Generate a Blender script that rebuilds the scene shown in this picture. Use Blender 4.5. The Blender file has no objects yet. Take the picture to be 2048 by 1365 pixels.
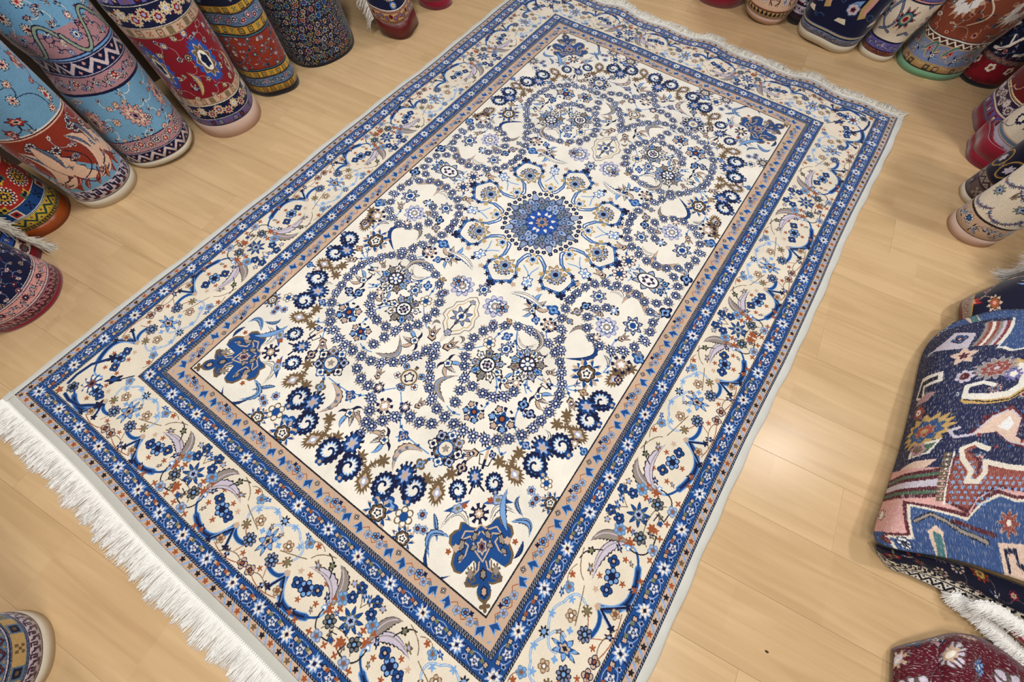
import bpy, bmesh, math, random
import numpy as np
from mathutils import Vector, Matrix
random.seed(7)
RNG = np.random.default_rng(11)
PI = math.pi
sc = bpy.context.scene
COL = sc.collection
# ------------------------------------------------------------------ camera
cam = bpy.data.cameras.new('camera'); camo = bpy.data.objects.new('camera', cam); COL.objects.link(camo)
cam.sensor_width = 36.0; cam.lens = 15.05; cam.clip_start = 0.02
camo.matrix_world = Matrix(((0.8176, -0.5239, 0.2389, 0.5904), (0.5757, 0.7389, -0.3502, -1.0399),
                            (0.0069, 0.4238, 0.9057, 1.4336), (0, 0, 0, 1)))
sc.camera = camo
# ------------------------------------------------------------------ world, lamps, exposure
w = bpy.data.worlds.new('world'); sc.world = w; w.use_nodes = True
w.node_tree.nodes['Background'].inputs[0].default_value = (1.0, 0.97, 0.93, 1)
w.node_tree.nodes['Background'].inputs[1].default_value = 0.40
sc.view_settings.view_transform = 'Standard'; sc.view_settings.look = 'None'
sc.view_settings.gamma = 1.0; sc.view_settings.use_curve_mapping = False
sc.view_settings.exposure = -0.52
def lamp(x, y, z, e, size, col=(1, .96, .9), tx=None, ty=None):
    l = bpy.data.lights.new('ceiling_lamp', 'AREA'); l.shape = 'DISK'; l.size = size; l.energy = e; l.color = col
    o = bpy.data.objects.new('ceiling_lamp', l); COL.objects.link(o); o.location = (x, y, z)
    d = Vector(((tx if tx is not None else x) - x, (ty if ty is not None else y) - y, -z))
    o.rotation_euler = d.to_track_quat('-Z', 'Y').to_euler()
    return o
lamp(2.14, 1.0, 2.6, 32.5, .22, (1, .97, .93))
lamp(-.6, 2.4, 2.7, 37.5, .5, (.93, .97, 1))
lamp(-.75, -.5, 2.7, 34.0, .4, (.97, .98, 1))
lamp(-1.6, -1.9, 2.7, 22.5, .4, (1, .93, .82))
lamp(1.0, -2.2, 2.7, 37.5, .5, (1, .93, .82))
lamp(1.7, -1.1, 2.7, 22.0, .4, (1, .95, .88))
lamp(.2, .4, 2.9, 27.5, .8, (1, .98, .96))
# ------------------------------------------------------------------ helpers
def tag(o, label=None, cat=None, group=None, kind=None):
    if label: o['label'] = label
    if cat: o['category'] = cat
    if group: o['group'] = group
    if kind: o['kind'] = kind
    return o
def empty(name, loc, label, cat, group=None):
    o = bpy.data.objects.new(name, None); COL.objects.link(o); o.location = loc; o.empty_display_size = .1
    return tag(o, label, cat, group)
def mesh_obj(name, V, F, m, parent=None, uv=None, smooth=True, solid=None, kind=None, label=None):
    me = bpy.data.meshes.new(name); me.from_pydata([tuple(v) for v in V], [], [tuple(f) for f in F])
    if uv is not None:
        ul = me.uv_layers.new(name='UVMap')
        li = np.zeros(len(me.loops), dtype=np.int32); me.loops.foreach_get('vertex_index', li)
        ul.data.foreach_set('uv', np.asarray(uv, dtype=np.float32)[li].ravel())
    if smooth: me.polygons.foreach_set('use_smooth', [True] * len(me.polygons))
    me.materials.append(m)
    o = bpy.data.objects.new(name, me); COL.objects.link(o)
    if parent:
        o.parent = parent; o.matrix_parent_inverse = Matrix.Translation(parent.location).inverted()
    if solid:
        s = o.modifiers.new('thick', 'SOLIDIFY'); s.thickness = solid; s.offset = -1
    if kind: o['kind'] = kind
    if label: o['label'] = label
    return o
# ------------------------------------------------------------------ palette (display colours)
PAL = dict(cream=(232,221,202), ivory=(240,234,222), royal=(22,72,138), navy=(14,22,60), black=(24,24,34), lblue=(122,166,220), peri=(164,178,216),
  tan=(202,172,148), brown=(112,90,64), rust=(158,84,48), taupe=(150,138,130), white=(244,244,244), olive=(120,120,88), grey=(112,116,120),
  slate=(120,136,176), sky=(116,168,204), mauve=(182,136,142), crimson=(134,20,36), red=(170,44,38), brick=(146,52,34), gold=(206,160,60),
  yellow=(222,186,58), green=(74,110,84), teal=(60,120,128), pink=(222,160,154), peach=(232,196,172), dnavy=(18,20,46), maroon=(90,16,34),
  purple=(96,60,104), plum=(60,36,66), sage=(150,166,140), blue=(40,84,172), dbrown=(62,44,36), kilim=(224,214,196), dkred=(110,22,26),
  mint=(110,158,124), steel=(96,122,152), cocoa=(92,78,74), ochre=(186,150,70), violet=(104,96,168), tangold=(196,164,108), lilac=(206,196,214), russet=(136,70,50), bnavy=(26,34,80))
PN = list(PAL); PI_ = {n: i for i, n in enumerate(PN)}
PA = np.array([PAL[n] for n in PN], dtype=np.float32) / 255.0
# ------------------------------------------------------------------ the weaver: paints knots of colour on a grid (metres)
class Cv:
    def __init__(s, W, H, res, bg, x0=0.0, y0=0.0):
        s.w = int(round(W / res)); s.h = int(round(H / res)); s.r = res; s.x0 = x0; s.y0 = y0; s.W = W; s.H = H
        s.a = np.full((s.h, s.w), PI_[bg], dtype=np.uint8); s.wrap = False
    def box(s, xa, ya, xb, yb):
        r = s.r
        i0 = max(0, int((xa - s.x0) / r)); i1 = min(s.w, int((xb - s.x0) / r) + 2)
        j0 = max(0, int((ya - s.y0) / r)); j1 = min(s.h, int((yb - s.y0) / r) + 2)
        if i1 <= i0 or j1 <= j0: return None
        X = (np.arange(i0, i1) + .5) * r + s.x0; Y = (np.arange(j0, j1) + .5) * r + s.y0
        return s.a[j0:j1, i0:i1], X[None, :], Y[:, None]
    def rect(s, xa, ya, xb, yb, c):
        r = s.r
        i0 = max(0, int(round((xa - s.x0) / r))); i1 = min(s.w, int(round((xb - s.x0) / r)))
        j0 = max(0, int(round((ya - s.y0) / r))); j1 = min(s.h, int(round((yb - s.y0) / r)))
        if i1 > i0 and j1 > j0: s.a[j0:j1, i0:i1] = PI_[c]
    def poly(s, P, c):
        P = np.asarray(P, dtype=float); b = s.box(P[:, 0].min(), P[:, 1].min(), P[:, 0].max(), P[:, 1].max())
        if b is None: return
        A, X, Y = b; m = np.zeros(A.shape, bool); n = len(P)
        for k in range(n):
            x1, y1 = P[k]; x2, y2 = P[(k + 1) % n]
            if y1 == y2: continue
            rows = ((Y[:, 0] >= min(y1, y2)) & (Y[:, 0] < max(y1, y2)))
            if not rows.any(): continue
            xi = x1 + (Y[rows, 0] - y1) * (x2 - x1) / (y2 - y1)
            m[rows] ^= (X < xi[:, None])
        A[m] = PI_[c]
    def line(s, P, wd, c):
        h = wd / 2
        for k in range(len(P) - 1):
            x1, y1 = P[k]; x2, y2 = P[k + 1]
            b = s.box(min(x1, x2) - h, min(y1, y2) - h, max(x1, x2) + h, max(y1, y2) + h)
            if b is None: continue
            A, X, Y = b; dx, dy = x2 - x1, y2 - y1; L = dx * dx + dy * dy + 1e-12
            t = np.clip(((X - x1) * dx + (Y - y1) * dy) / L, 0, 1)
            A[(X - x1 - t * dx) ** 2 + (Y - y1 - t * dy) ** 2 < h * h] = PI_[c]
    def radial(s, x, y, ang, r, layers, asp=1.0):
        """layers: (scale, kind, n, depth, colour)"""
        b = s.box(x - r * 1.2, y - r * 1.2, x + r * 1.2, y + r * 1.2)
        if b is None: return
        A, X, Y = b; ca, sa = math.cos(ang), math.sin(ang)
        U = ((X - x) * ca + (Y - y) * sa) / asp; V = (-(X - x) * sa + (Y - y) * ca) * asp
        rho = np.hypot(U, V); th = np.arctan2(V, U)
        for (q, kind, n, d, c) in layers:
            f = ((th * n / (2 * PI) + .5) % 1.0) - .5
            if kind == 'o': R = r * q
            elif kind == 'p': R = r * q * (1 - d + d * np.cos(PI * f))          # petals
            elif kind == 's': R = r * q * (1 - d * np.abs(f) * 2)               # star points
            elif kind == 'z': R = r * q * (1 - d * (np.abs(f) > .25))           # jagged teeth
            elif kind == 'h': R = r * q * (1 - d * (np.cos(th) < -.2))          # fan, open to the rear
            elif kind == 'x':                                                   # petals with dividers
                R = np.where((.5 - np.abs(f)) * 2 * PI / n * rho > .085 * r, r * q * (1 - d + d * np.cos(PI * f)), -1)
            A[rho < R] = PI_[c]
    def dot(s, x, y, r, c): s.radial(x, y, 0, r, [(1, 'o', 1, 0, c)])
def bez(p0, p1, p2, n=14):
    """curve through p1 at mid"""
    c = [2 * p1[i] - .5 * (p0[i] + p2[i]) for i in (0, 1)]
    return [((1 - t) ** 2 * p0[0] + 2 * t * (1 - t) * c[0] + t * t * p2[0], (1 - t) ** 2 * p0[1] + 2 * t * (1 - t) * c[1] + t * t * p2[1]) for t in [k / n for k in range(n + 1)]]
def loc(x, y, ang, s, P):
    ca, sa = math.cos(ang), math.sin(ang)
    return [(x + s * (a * ca - b * sa), y + s * (a * sa + b * ca)) for a, b in P]
def leaf(cv, pts, hw, out, fill, mid=None, serr=.3, lw=.003, teeth=9):
    n = 26; C = bez(*pts, n=n)
    def shape(h, sr):
        L = []; R = []
        for k in range(n + 1):
            a = C[max(0, k - 1)]; b = C[min(n, k + 1)]; dx, dy = b[0] - a[0], b[1] - a[1]; q = math.hypot(dx, dy) + 1e-9
            t = k / n; wd = h * (math.sin(PI * min(1, t * 1.02)) ** .8) * (1.15 - .5 * t)
            saw = 1 + sr * ((t * teeth) % 1.0 - .4)
            L.append((C[k][0] - dy / q * wd * saw, C[k][1] + dx / q * wd * saw)); R.append((C[k][0] + dy / q * wd * .55, C[k][1] - dx / q * wd * .55))
        return L + R[::-1]
    cv.poly(shape(hw, serr), out)
    if hw > lw * 1.2: cv.poly(shape(hw - lw, serr * .6), fill)
    if mid: cv.line(C[3:-4], lw * .8, mid)
def rosette(cv, x, y, r, out='navy', pet='lblue', cen='white', n=5, rot=0.3, ring=None, dep=.28):
    cv.radial(x, y, rot, r, [(1, 'p', n, dep, out), (.86, 'x', n, dep, pet), (.44, 'o', 1, 0, ring or out), (.24, 'o', 1, 0, cen)])
def hashf(*a):
    return (math.sin(sum(v * k for v, k in zip(a, (127.1, 311.7, 74.7)))) * 43758.5453) % 1.0
def garland(cv, x, y):
    r = .0192; h = hashf(x * 90, y * 70)
    for a in (h * 6, h * 6 + 2.6):
        for d in (-.45, 0, .45):
            P = loc(x, y, a + d, 1, [(.010, 0), (.021, .0030), (.028, 0), (.021, -.0030)]); cv.poly(P, 'taupe' if h > .4 else 'navy')
    cv.radial(x, y, h * 3, r * .74, [(1, 'o', 1, 0, 'steel')]); rosette(cv, x, y, r, 'navy', 'slate' if h > .35 else 'peri', 'white', 7, h * 3, 'navy', .22)
def palmette(cv, t, x, y, ang, r):
    R = cv.radial
    if t in (0, 1):
        R(x, y, ang, r, [(.95, 's', 11, .3, 'navy' if t else 'black'), (.8, 's', 11, .3, 'ivory'), (.72, 'o', 1, 0, 'taupe' if t == 0 else 'brown')])
        for k in range(9 if t == 0 else 11):
            a = ang + k * 2 * PI / (9 if t == 0 else 11); q = .30 + .07 * hashf(k, x)
            R(x + math.cos(a) * r * .78, y + math.sin(a) * r * .78, a, r * q, [(1.05, 's', 5, .45, 'black' if t == 0 or k % 2 else 'navy'), (.76, 's', 5, .4, ('white', 'peri', 'taupe', 'ivory', 'lblue')[(k * 2 + t) % 5]), (.36, 's', 3, .3, ('grey', 'royal', 'brown')[k % 3])], 1.3)
        if t == 0: R(x, y, ang, r * .5, [(1, 'o', 1, 0, 'black'), (.86, 'o', 1, 0, 'white'), (.7, 's', 7, .3, 'black'), (.5, 's', 4, .45, 'lilac'), (.22, 'o', 1, 0, 'plum')])
        else: R(x, y, ang, r * .52, [(1, 'p', 7, .3, 'navy'), (.82, 'x', 7, .3, 'white'), (.45, 's', 5, .4, 'royal'), (.25, 'o', 1, 0, 'ivory')])
    if t == 2:
        R(x, y, ang, r, [(1.1, 'z', 6, .4, 'navy'), (1.0, 'z', 6, .5, 'brown'), (.78, 'o', 1, 0, 'cream'), (.7, 'o', 1, 0, 'brown'), (.58, 'o', 1, 0, 'cream'), (.48, 's', 5, .4, 'navy'), (.32, 's', 5, .3, 'ivory')])
        for k in range(5):
            a = ang + (k - 2) * 1.05; rosette(cv, x + math.cos(a) * r, y + math.sin(a) * r, r * .3, 'navy', 'white' if k % 2 else 'lblue', 'rust', 4)
    if t == 3:
        R(x, y, ang, r, [(.92, 'z', 12, .15, 'navy'), (.8, 'p', 8, .3, 'brown'), (.66, 'p', 8, .3, 'lblue'), (.5, 'o', 1, 0, 'royal'), (.42, 'o', 1, 0, 'cream'), (.26, 's', 5, .5, 'taupe')])
        for k in range(7):
            a = ang + (k - 3) * .8; c = ('navy', 'black', 'royal', 'brown')[k % 4]
            R(x + math.cos(a) * r * .86, y + math.sin(a) * r * .86, a, r * .36, [(1, 'p', 4, .4, c), (.76, 'p', 4, .4, 'peri' if k % 2 else 'ivory'), (.35, 'o', 1, 0, c)])
    if t == 4:
        R(x, y, ang, r, [(.95, 'z', 10, .3, 'navy'), (.8, 'p', 6, .3, 'ivory'), (.6, 's', 5, .4, 'royal'), (.3, 'o', 1, 0, 'navy'), (.18, 'o', 1, 0, 'rust')])
        for k in range(5):
            a = ang + (k - 2) * .95; R(x + math.cos(a) * r * .8, y + math.sin(a) * r * .8, a, r * .34, [(1, 'p', 5, .4, 'navy'), (.7, 'p', 5, .4, 'lblue' if k % 2 else 'tan')])
    if t == 5: R(x, y, ang, r, [(1, 's', 7, .45, 'navy'), (.85, 's', 7, .45, 'peri'), (.62, 'p', 7, .3, 'black'), (.5, 'p', 7, .3, 'white'), (.3, 'o', 1, 0, 'royal')], 1.05)
    if t == 6:
        R(x, y, ang, r, [(1.1, 's', 9, .5, 'tan'), (1, 's', 11, .45, 'royal'), (.8, 's', 7, .4, 'ivory'), (.62, 'p', 7, .2, 'black'), (.54, 'p', 7, .25, 'brown'), (.40, 's', 5, .3, 'white'), (.28, 's', 5, .4, 'black'), (.14, 'o', 1, 0, 'ivory')], 1.06)
    if t == 7: R(x, y, ang, r, [(1, 'p', 9, .28, 'slate'), (.92, 'x', 9, .3, 'lilac'), (.66, 'p', 8, .3, 'royal'), (.56, 'p', 8, .3, 'white'), (.34, 'o', 1, 0, 'taupe'), (.2, 's', 5, .5, 'white')])
    if t == 8: R(x, y, ang, r, [(1.02, 's', 8, .42, 'navy'), (.92, 's', 8, .42, 'lblue'), (.8, 's', 8, .4, 'tan'), (.62, 'o', 1, 0, 'black'), (.54, 'o', 1, 0, 'white'), (.42, 's', 6, .4, 'plum'), (.26, 's', 4, .5, 'white')], 1.2)
TU = [(-.9, -.15), (-.5, .5), (-.1, .35), (.9, .75), (.45, .2), (1.1, 0), (.45, -.2), (.9, -.75), (-.1, -.35), (-.5, -.5)]
def tulip(cv, t, x, y, ang, r):
    if t == 0:
        cv.poly(loc(x, y, ang, r, TU), 'black'); cv.poly(loc(x, y, ang, r * .8, TU), 'tan'); cv.poly(loc(x, y, ang, r * .45, TU), 'navy'); cv.dot(x, y, r * .14, 'white')
    if t == 1:
        for sg in (1, -1):
            leaf(cv, [(x, y), loc(x, y, ang, r, [(.45, sg * .62)])[0], loc(x, y, ang, r, [(1.1, sg * .75)])[0]], r * .26, 'navy', 'tan' if sg > 0 else 'lblue', None, .4, .003)
            leaf(cv, [(x, y), loc(x, y, ang, r, [(-.35, sg * .5)])[0], loc(x, y, ang, r, [(-.2, sg * 1.0)])[0]], r * .16, 'navy', 'navy', None, .4, .003)
        leaf(cv, [loc(x, y, ang, r, [(-.3, 0)])[0], loc(x, y, ang, r, [(.4, .05)])[0], loc(x, y, ang, r, [(1.15, 0)])[0]], r * .30, 'navy', 'taupe', 'ivory', .5, .003)
        cv.radial(x, y, ang, r * .42, [(1, 'p', 5, .3, 'black'), (.8, 'p', 5, .3, 'ivory'), (.45, 's', 4, .3, 'royal')])
    if t == 2:
        cv.radial(x, y, ang, r, [(1, 'z', 7, .45, 'navy'), (.72, 's', 7, .4, 'lblue' if hashf(x, y) > .5 else 'tan'), (.4, 's', 5, .4, 'white')])
    if t == 3:
        c = ('navy', 'brown', 'royal')[int(hashf(x, y) * 3)]
        cv.radial(x, y, ang, r, [(1, 'p', 4, .45, c), (.62, 'p', 4, .45, ('tan', 'peri', 'lblue')[int(hashf(y, x) * 3)]), (.25, 'o', 1, 0, c)], 1.15)
    if t == 4:
        cv.line(loc(x, y, ang, r, [(-1, .0), (.3, 0)]), r * .3, 'tan')
        for s in (1, -1): cv.line(loc(x, y, ang, r, [(.5, 0), (.5, s * .5), (0, s * .6), (-.5, s * .75), (-.5, s * .4)]), .003, 'black')
        cv.line(loc(x, y, ang, r, [(0, 0), (.8, 0)]), r * .28, 'navy')
def lobe(cv, x, y, r, sg, ang):
    r = r * 1.1
    cv.radial(x, y, ang, r, [(1.12, 'z', 15, .1, 'navy'), (1.0, 'z', 19, .14, 'royal'), (.97, 'o', 1, 0, 'navy'), (.8, 's', 13, .3, 'lblue'), (.68, 's', 13, .4, 'ivory')], 1.06)
    P = [(x + r * (.9 - .8 * t) * math.cos(ang + sg * (t * 5.2 + 2.0)), y + r * (.9 - .8 * t) * math.sin(ang + sg * (t * 5.2 + 2.0))) for t in [k / 16 for k in range(17)]]
    cv.line(P, r * .2, 'royal'); cv.line(P, r * .13, 'navy')
def cloudpair(cv, l1, l2, sp, r):
    mx, my = (l1[0] + l2[0]) / 2, (l1[1] + l2[1]) / 2; ang = math.atan2(sp[1] - my, sp[0] - mx)
    lobe(cv, *l1, r, 1, ang); lobe(cv, *l2, r, -1, ang)
    d = math.hypot(sp[0] - mx, sp[1] - my) + 1e-6
    cv.radial(sp[0], sp[1], ang, r * 1.15, [(1, 'z', 13, .3, 'navy'), (.85, 's', 9, .4, 'royal'), (.55, 's', 6, .5, 'peri'), (.32, 's', 5, .5, 'tan')], 1.15)
    for s in (1, -1): cv.line(loc(mx, my, ang, 1, [(d * .5, s * r * .3), (0, s * r * .45), (-r * .7, s * r * .9)]), r * .22, 'navy')
    for l in (l1, l2): cv.radial(l[0] - math.cos(ang) * r * 1.15, l[1] - math.sin(ang) * r * 1.15, ang, r * .42, [(1, 'p', 3, .5, 'royal'), (.4, 'o', 1, 0, 'tan')])
def fuzz(cv, P, wd, c, n=5):
    for k in range(len(P) - 1):
        (x1, y1), (x2, y2) = P[k], P[k + 1]; L = math.hypot(x2 - x1, y2 - y1); a = math.atan2(y2 - y1, x2 - x1)
        m = max(2, int(L / (wd * .9)))
        for j in range(m):
            t = j / m; x, y = x1 + (x2 - x1) * t, y1 + (y2 - y1) * t; h = hashf(x * 900, y * 700, j)
            for s in (1, -1): cv.poly(loc(x, y, a + s * (1.0 + h * .5), wd * (1.1 + h), [(0, -.25), (1, 0), (0, .25)]), c)
    cv.line(P, wd * .7, c)
def tree(cv, f, d, t1, t2, c='brown'):
    for t in (t1, t2):
        m = ((f[0] + t[0]) / 2 + (t[1] - f[1]) * .12, (f[1] + t[1]) / 2 - (t[0] - f[0]) * .12)
        fuzz(cv, [f, m, t], .0095, c)
        a = math.atan2(t[1] - f[1], t[0] - f[0]); cv.radial(t[0], t[1], a, .024, [(1, 's', 7, .6, c)])
    a = math.atan2(d[1] - f[1], d[0] - f[0]); fuzz(cv, [f, ((f[0] + d[0]) / 2, (f[1] + d[1]) / 2)], .009, c)
    cv.radial(d[0], d[1], a, .031, [(1.12, 's', 17, .42, c), (.9, 's', 4, .35, c), (.62, 's', 4, .42, 'tan'), (.42, 's', 5, .4, 'peri'), (.2, 'o', 1, 0, 'white')], 1.2)
def finish(cv, name, noise=.05, jit=.35, rough=None):
    a = cv.a; h, wd = a.shape
    jy = np.clip(np.arange(h)[:, None] + np.where(RNG.random((h, wd)) < jit, RNG.integers(-1, 2, (h, wd)), 0), 0, h - 1)
    jx = np.clip(np.arange(wd)[None, :] + np.where(RNG.random((h, wd)) < jit, RNG.integers(-1, 2, (h, wd)), 0), 0, wd - 1)
    rgb = PA[a[jy, jx]]
    rgb = rgb * (1 + noise * (RNG.random((h, wd, 1), dtype=np.float32) - .5) * 2) + noise * .3 * (RNG.random((h, wd, 1), dtype=np.float32) - .5)
    out = np.ones((h, wd, 4), dtype=np.float32); out[..., :3] = np.clip(rgb, 0, 1)
    im = bpy.data.images.new(name, wd, h); im.pixels.foreach_set(out.ravel()); im.update(); im.pack()
    return im
# ------------------------------------------------------------------ the main rug's design (one quarter, mirrored both ways as on the loom)
LAYOUT = """G 326 451; G 285 446; G 242 446; G 199 458; G 159 482; G 123 513; G 104 547; G 93 588; G 100 625; G 111 664; G 133 693; G 161 728; G 202 736; G 247
736; G 284 726; G 314 702; G 333 672; G 368 468; G 381 447; G 298 251; G 302 294; G 313 337; G 335 376; G 356 414; G 403 489; G 430 519; G 454 553; G
467 590; G 0 692; G 18 725; G 34 760; G 61 796; G 84 824; G 177 771; G 189 813; G 117 849; G 152 865; G 192 871; G 232 872; G 272 872; G 311 868; G
349 854; G 384 837; G 385 836; G 413 810; G 440 776; G 459 735; G 466 700; G 472 662; G 475 624; G 60 923; G 53 964; G 30 997; G 12 1030; G 0 1072; G
96 936; G 134 932; G 171 913; G 296 250; G 303 211; G 314 168; G 337 135; G 368 107; G 411 90; G 451 80; G 494 84; G 535 95; G 573 122; G 576 74; G
609 43; G 620 0; G 602 157; G 612 199; G 613 242; G 593 285; G 567 321; G 531 345; G 487 354; G 447 342; G 411 316; G 389 276; G 398 228; G 428 199;
P0 197 644 -157 52; P1 313 561 -126 54; P2 0 835 83 39; P3 262 949 -55 48; P4 263 803 105 33; R1 151 571 111 25; P5 216 558 93 28; P6 504 472 99 50;
P7 471 272 11 40; P5 547 211 61 38; P4 356 770 108 40; P5 378 174 145 30; S0 393 37 130 33; P8 500 0 -177 56; P7 79 439 -175 44; T0 41 661 -64 28; T1
78 718 15 35; T0 95 886 -77 19; T2 0 956 76 24; T1 78 1039 132 35; T3 122 993 -179 16; T3 227 1031 117 18; T0 341 915 128 24; T4 390 907 71 25; T3 343
966 77 18; T1 411 637 1 33; T3 423 703 -3 17; T3 471 796 5 14; T3 386 689 -110 19; T0 519 594 31 23; T3 346 280 -51 18; T1 199 352 -58 39; T2 288 389
101 26; T3 269 326 179 22; T3 237 398 -133 16; T0 398 541 -35 17; T4 412 584 20 21; T2 320 641 -112 17; T1 281 658 -34 29; T3 190 515 -59 17; T2 220
538 89 14; T0 543 277 -59 21; T2 588 373 -52 30; T3 629 317 -171 22; T3 608 429 -120 15; T3 622 93 -68 24; T3 359 240 116 18; T2 456 195 -14 18; T0
334 81 -167 25; T3 272 179 -72 16; T3 564 22 52 14; T3 624 -96 -83 19; T3 531 538 -10 15; T3 638 705 15 14; L0 162 834 93 796 139 732 16; L1 215 480
262 515 296 470 13; L2 207 998 147 1030 170 1099 16; L3 517 753 517 727 491 719 7; L1 458 130 431 116 404 139 14; L2 566 148 494 84 467 159 22; L4 409
466 488 393 421 340 11; L5 421 340 388 333 370 376 11; L5 43 613 66 612 66 637 7; L5 317 495 343 505 350 482 7; L1 552 405 537 384 515 378 8; L5 477
211 474 194 455 188 6; L3 265 201 277 188 272 158 9; V 207 474 228 510 255 541; V 207 474 224 506 221 530; V 157 552 158 530 163 501; V 71 654 99 638
140 596; V 246 662 270 685 283 711; V 246 662 261 665 275 666; V 346 610 361 629 383 637; V 374 584 417 578 449 571; V 371 651 353 634 347 616; V 169
318 214 334 256 312; V 295 350 295 406 311 435; V 329 300 348 290 381 274; V 12 890 35 912 66 946; V 66 946 88 973 116 982; V 137 991 170 992 227 992;
V 104 1011 116 1003 120 994; V -50 923 -35 913 -22 894; V 229 1016 237 1008 246 996; V 308 935 321 932 329 927; V 312 954 321 943 333 929; V 358 898
372 878 378 854; V 383 884 378 871 379 856; V 175 839 202 844 229 838; V 283 774 283 759 281 748; V 391 743 382 718 380 689; V 391 743 403 764 424
780; V 432 791 450 799 463 802; V 397 709 408 719 423 715; V 402 849 419 863 430 849; V 468 553 486 566 502 577; V 474 558 500 550 519 534; V 473 556
490 535 510 524; V 393 815 389 798 387 784; V 542 363 552 394 551 435; V 550 433 562 428 562 418; V 524 326 524 304 531 289; V 587 228 594 230 603
235; V 401 261 423 260 432 265; V 411 9 430 -4 440 -11; V 419 12 439 19 437 46; V 570 -11 584 -21 595 -37; V 557 -18 579 7 598 26; V 359 101 366 71
372 54; W 374 1024 455 944 395 964 25; W 531 828 566 731 521 771 34; W 598 527 595 609 568 573 33; W 175 1143 259 1099 209 1084 34; B 311 1039 326
1067 272 1055 327 998; B 469 878 494 888 430 885 467 827; B 554 667 593 670 516 681 527 635; B 96 1135 114 1168 54 1119 122 1089; B 616 391 596 434
586 407 626 366; S1 471 1040 -135 24; R3 330 1138 35 16; R3 343 1175 41 14; R3 361 1168 37 14; R3 565 898 -20 15; R3 591 908 -18 15; R3 589 926 -16
13; N 408 1065 124 36; N 496 977 -36 40; R1 592 854 136 21; P6 634 894 100 30; L6 415 1170 375 1132 355 1116 9; L6 586 972 548 956 545 927 9; L1 471
1090 416 1075 400 1145 13; L1 517 1044 509 990 573 977 13; L6 439 1140 388 1167 428 1217 13; L6 564 1005 609 975 634 1010 13; L4 394 1189 449 1244 505
1211 9; L4 625 1025 636 1055 627 1080 9; R1 287 1174 -120 31; P6 323 1220 -179 33; P6 214 1209 -8 40; T3 225 1176 -13 25; C 494 1061 624 1209"""
FU, FV, KV = .65, 1.235, .94          # half field, squeeze of the end borders
QW, QH, RES = 1.066, 1.626, .00075
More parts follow.
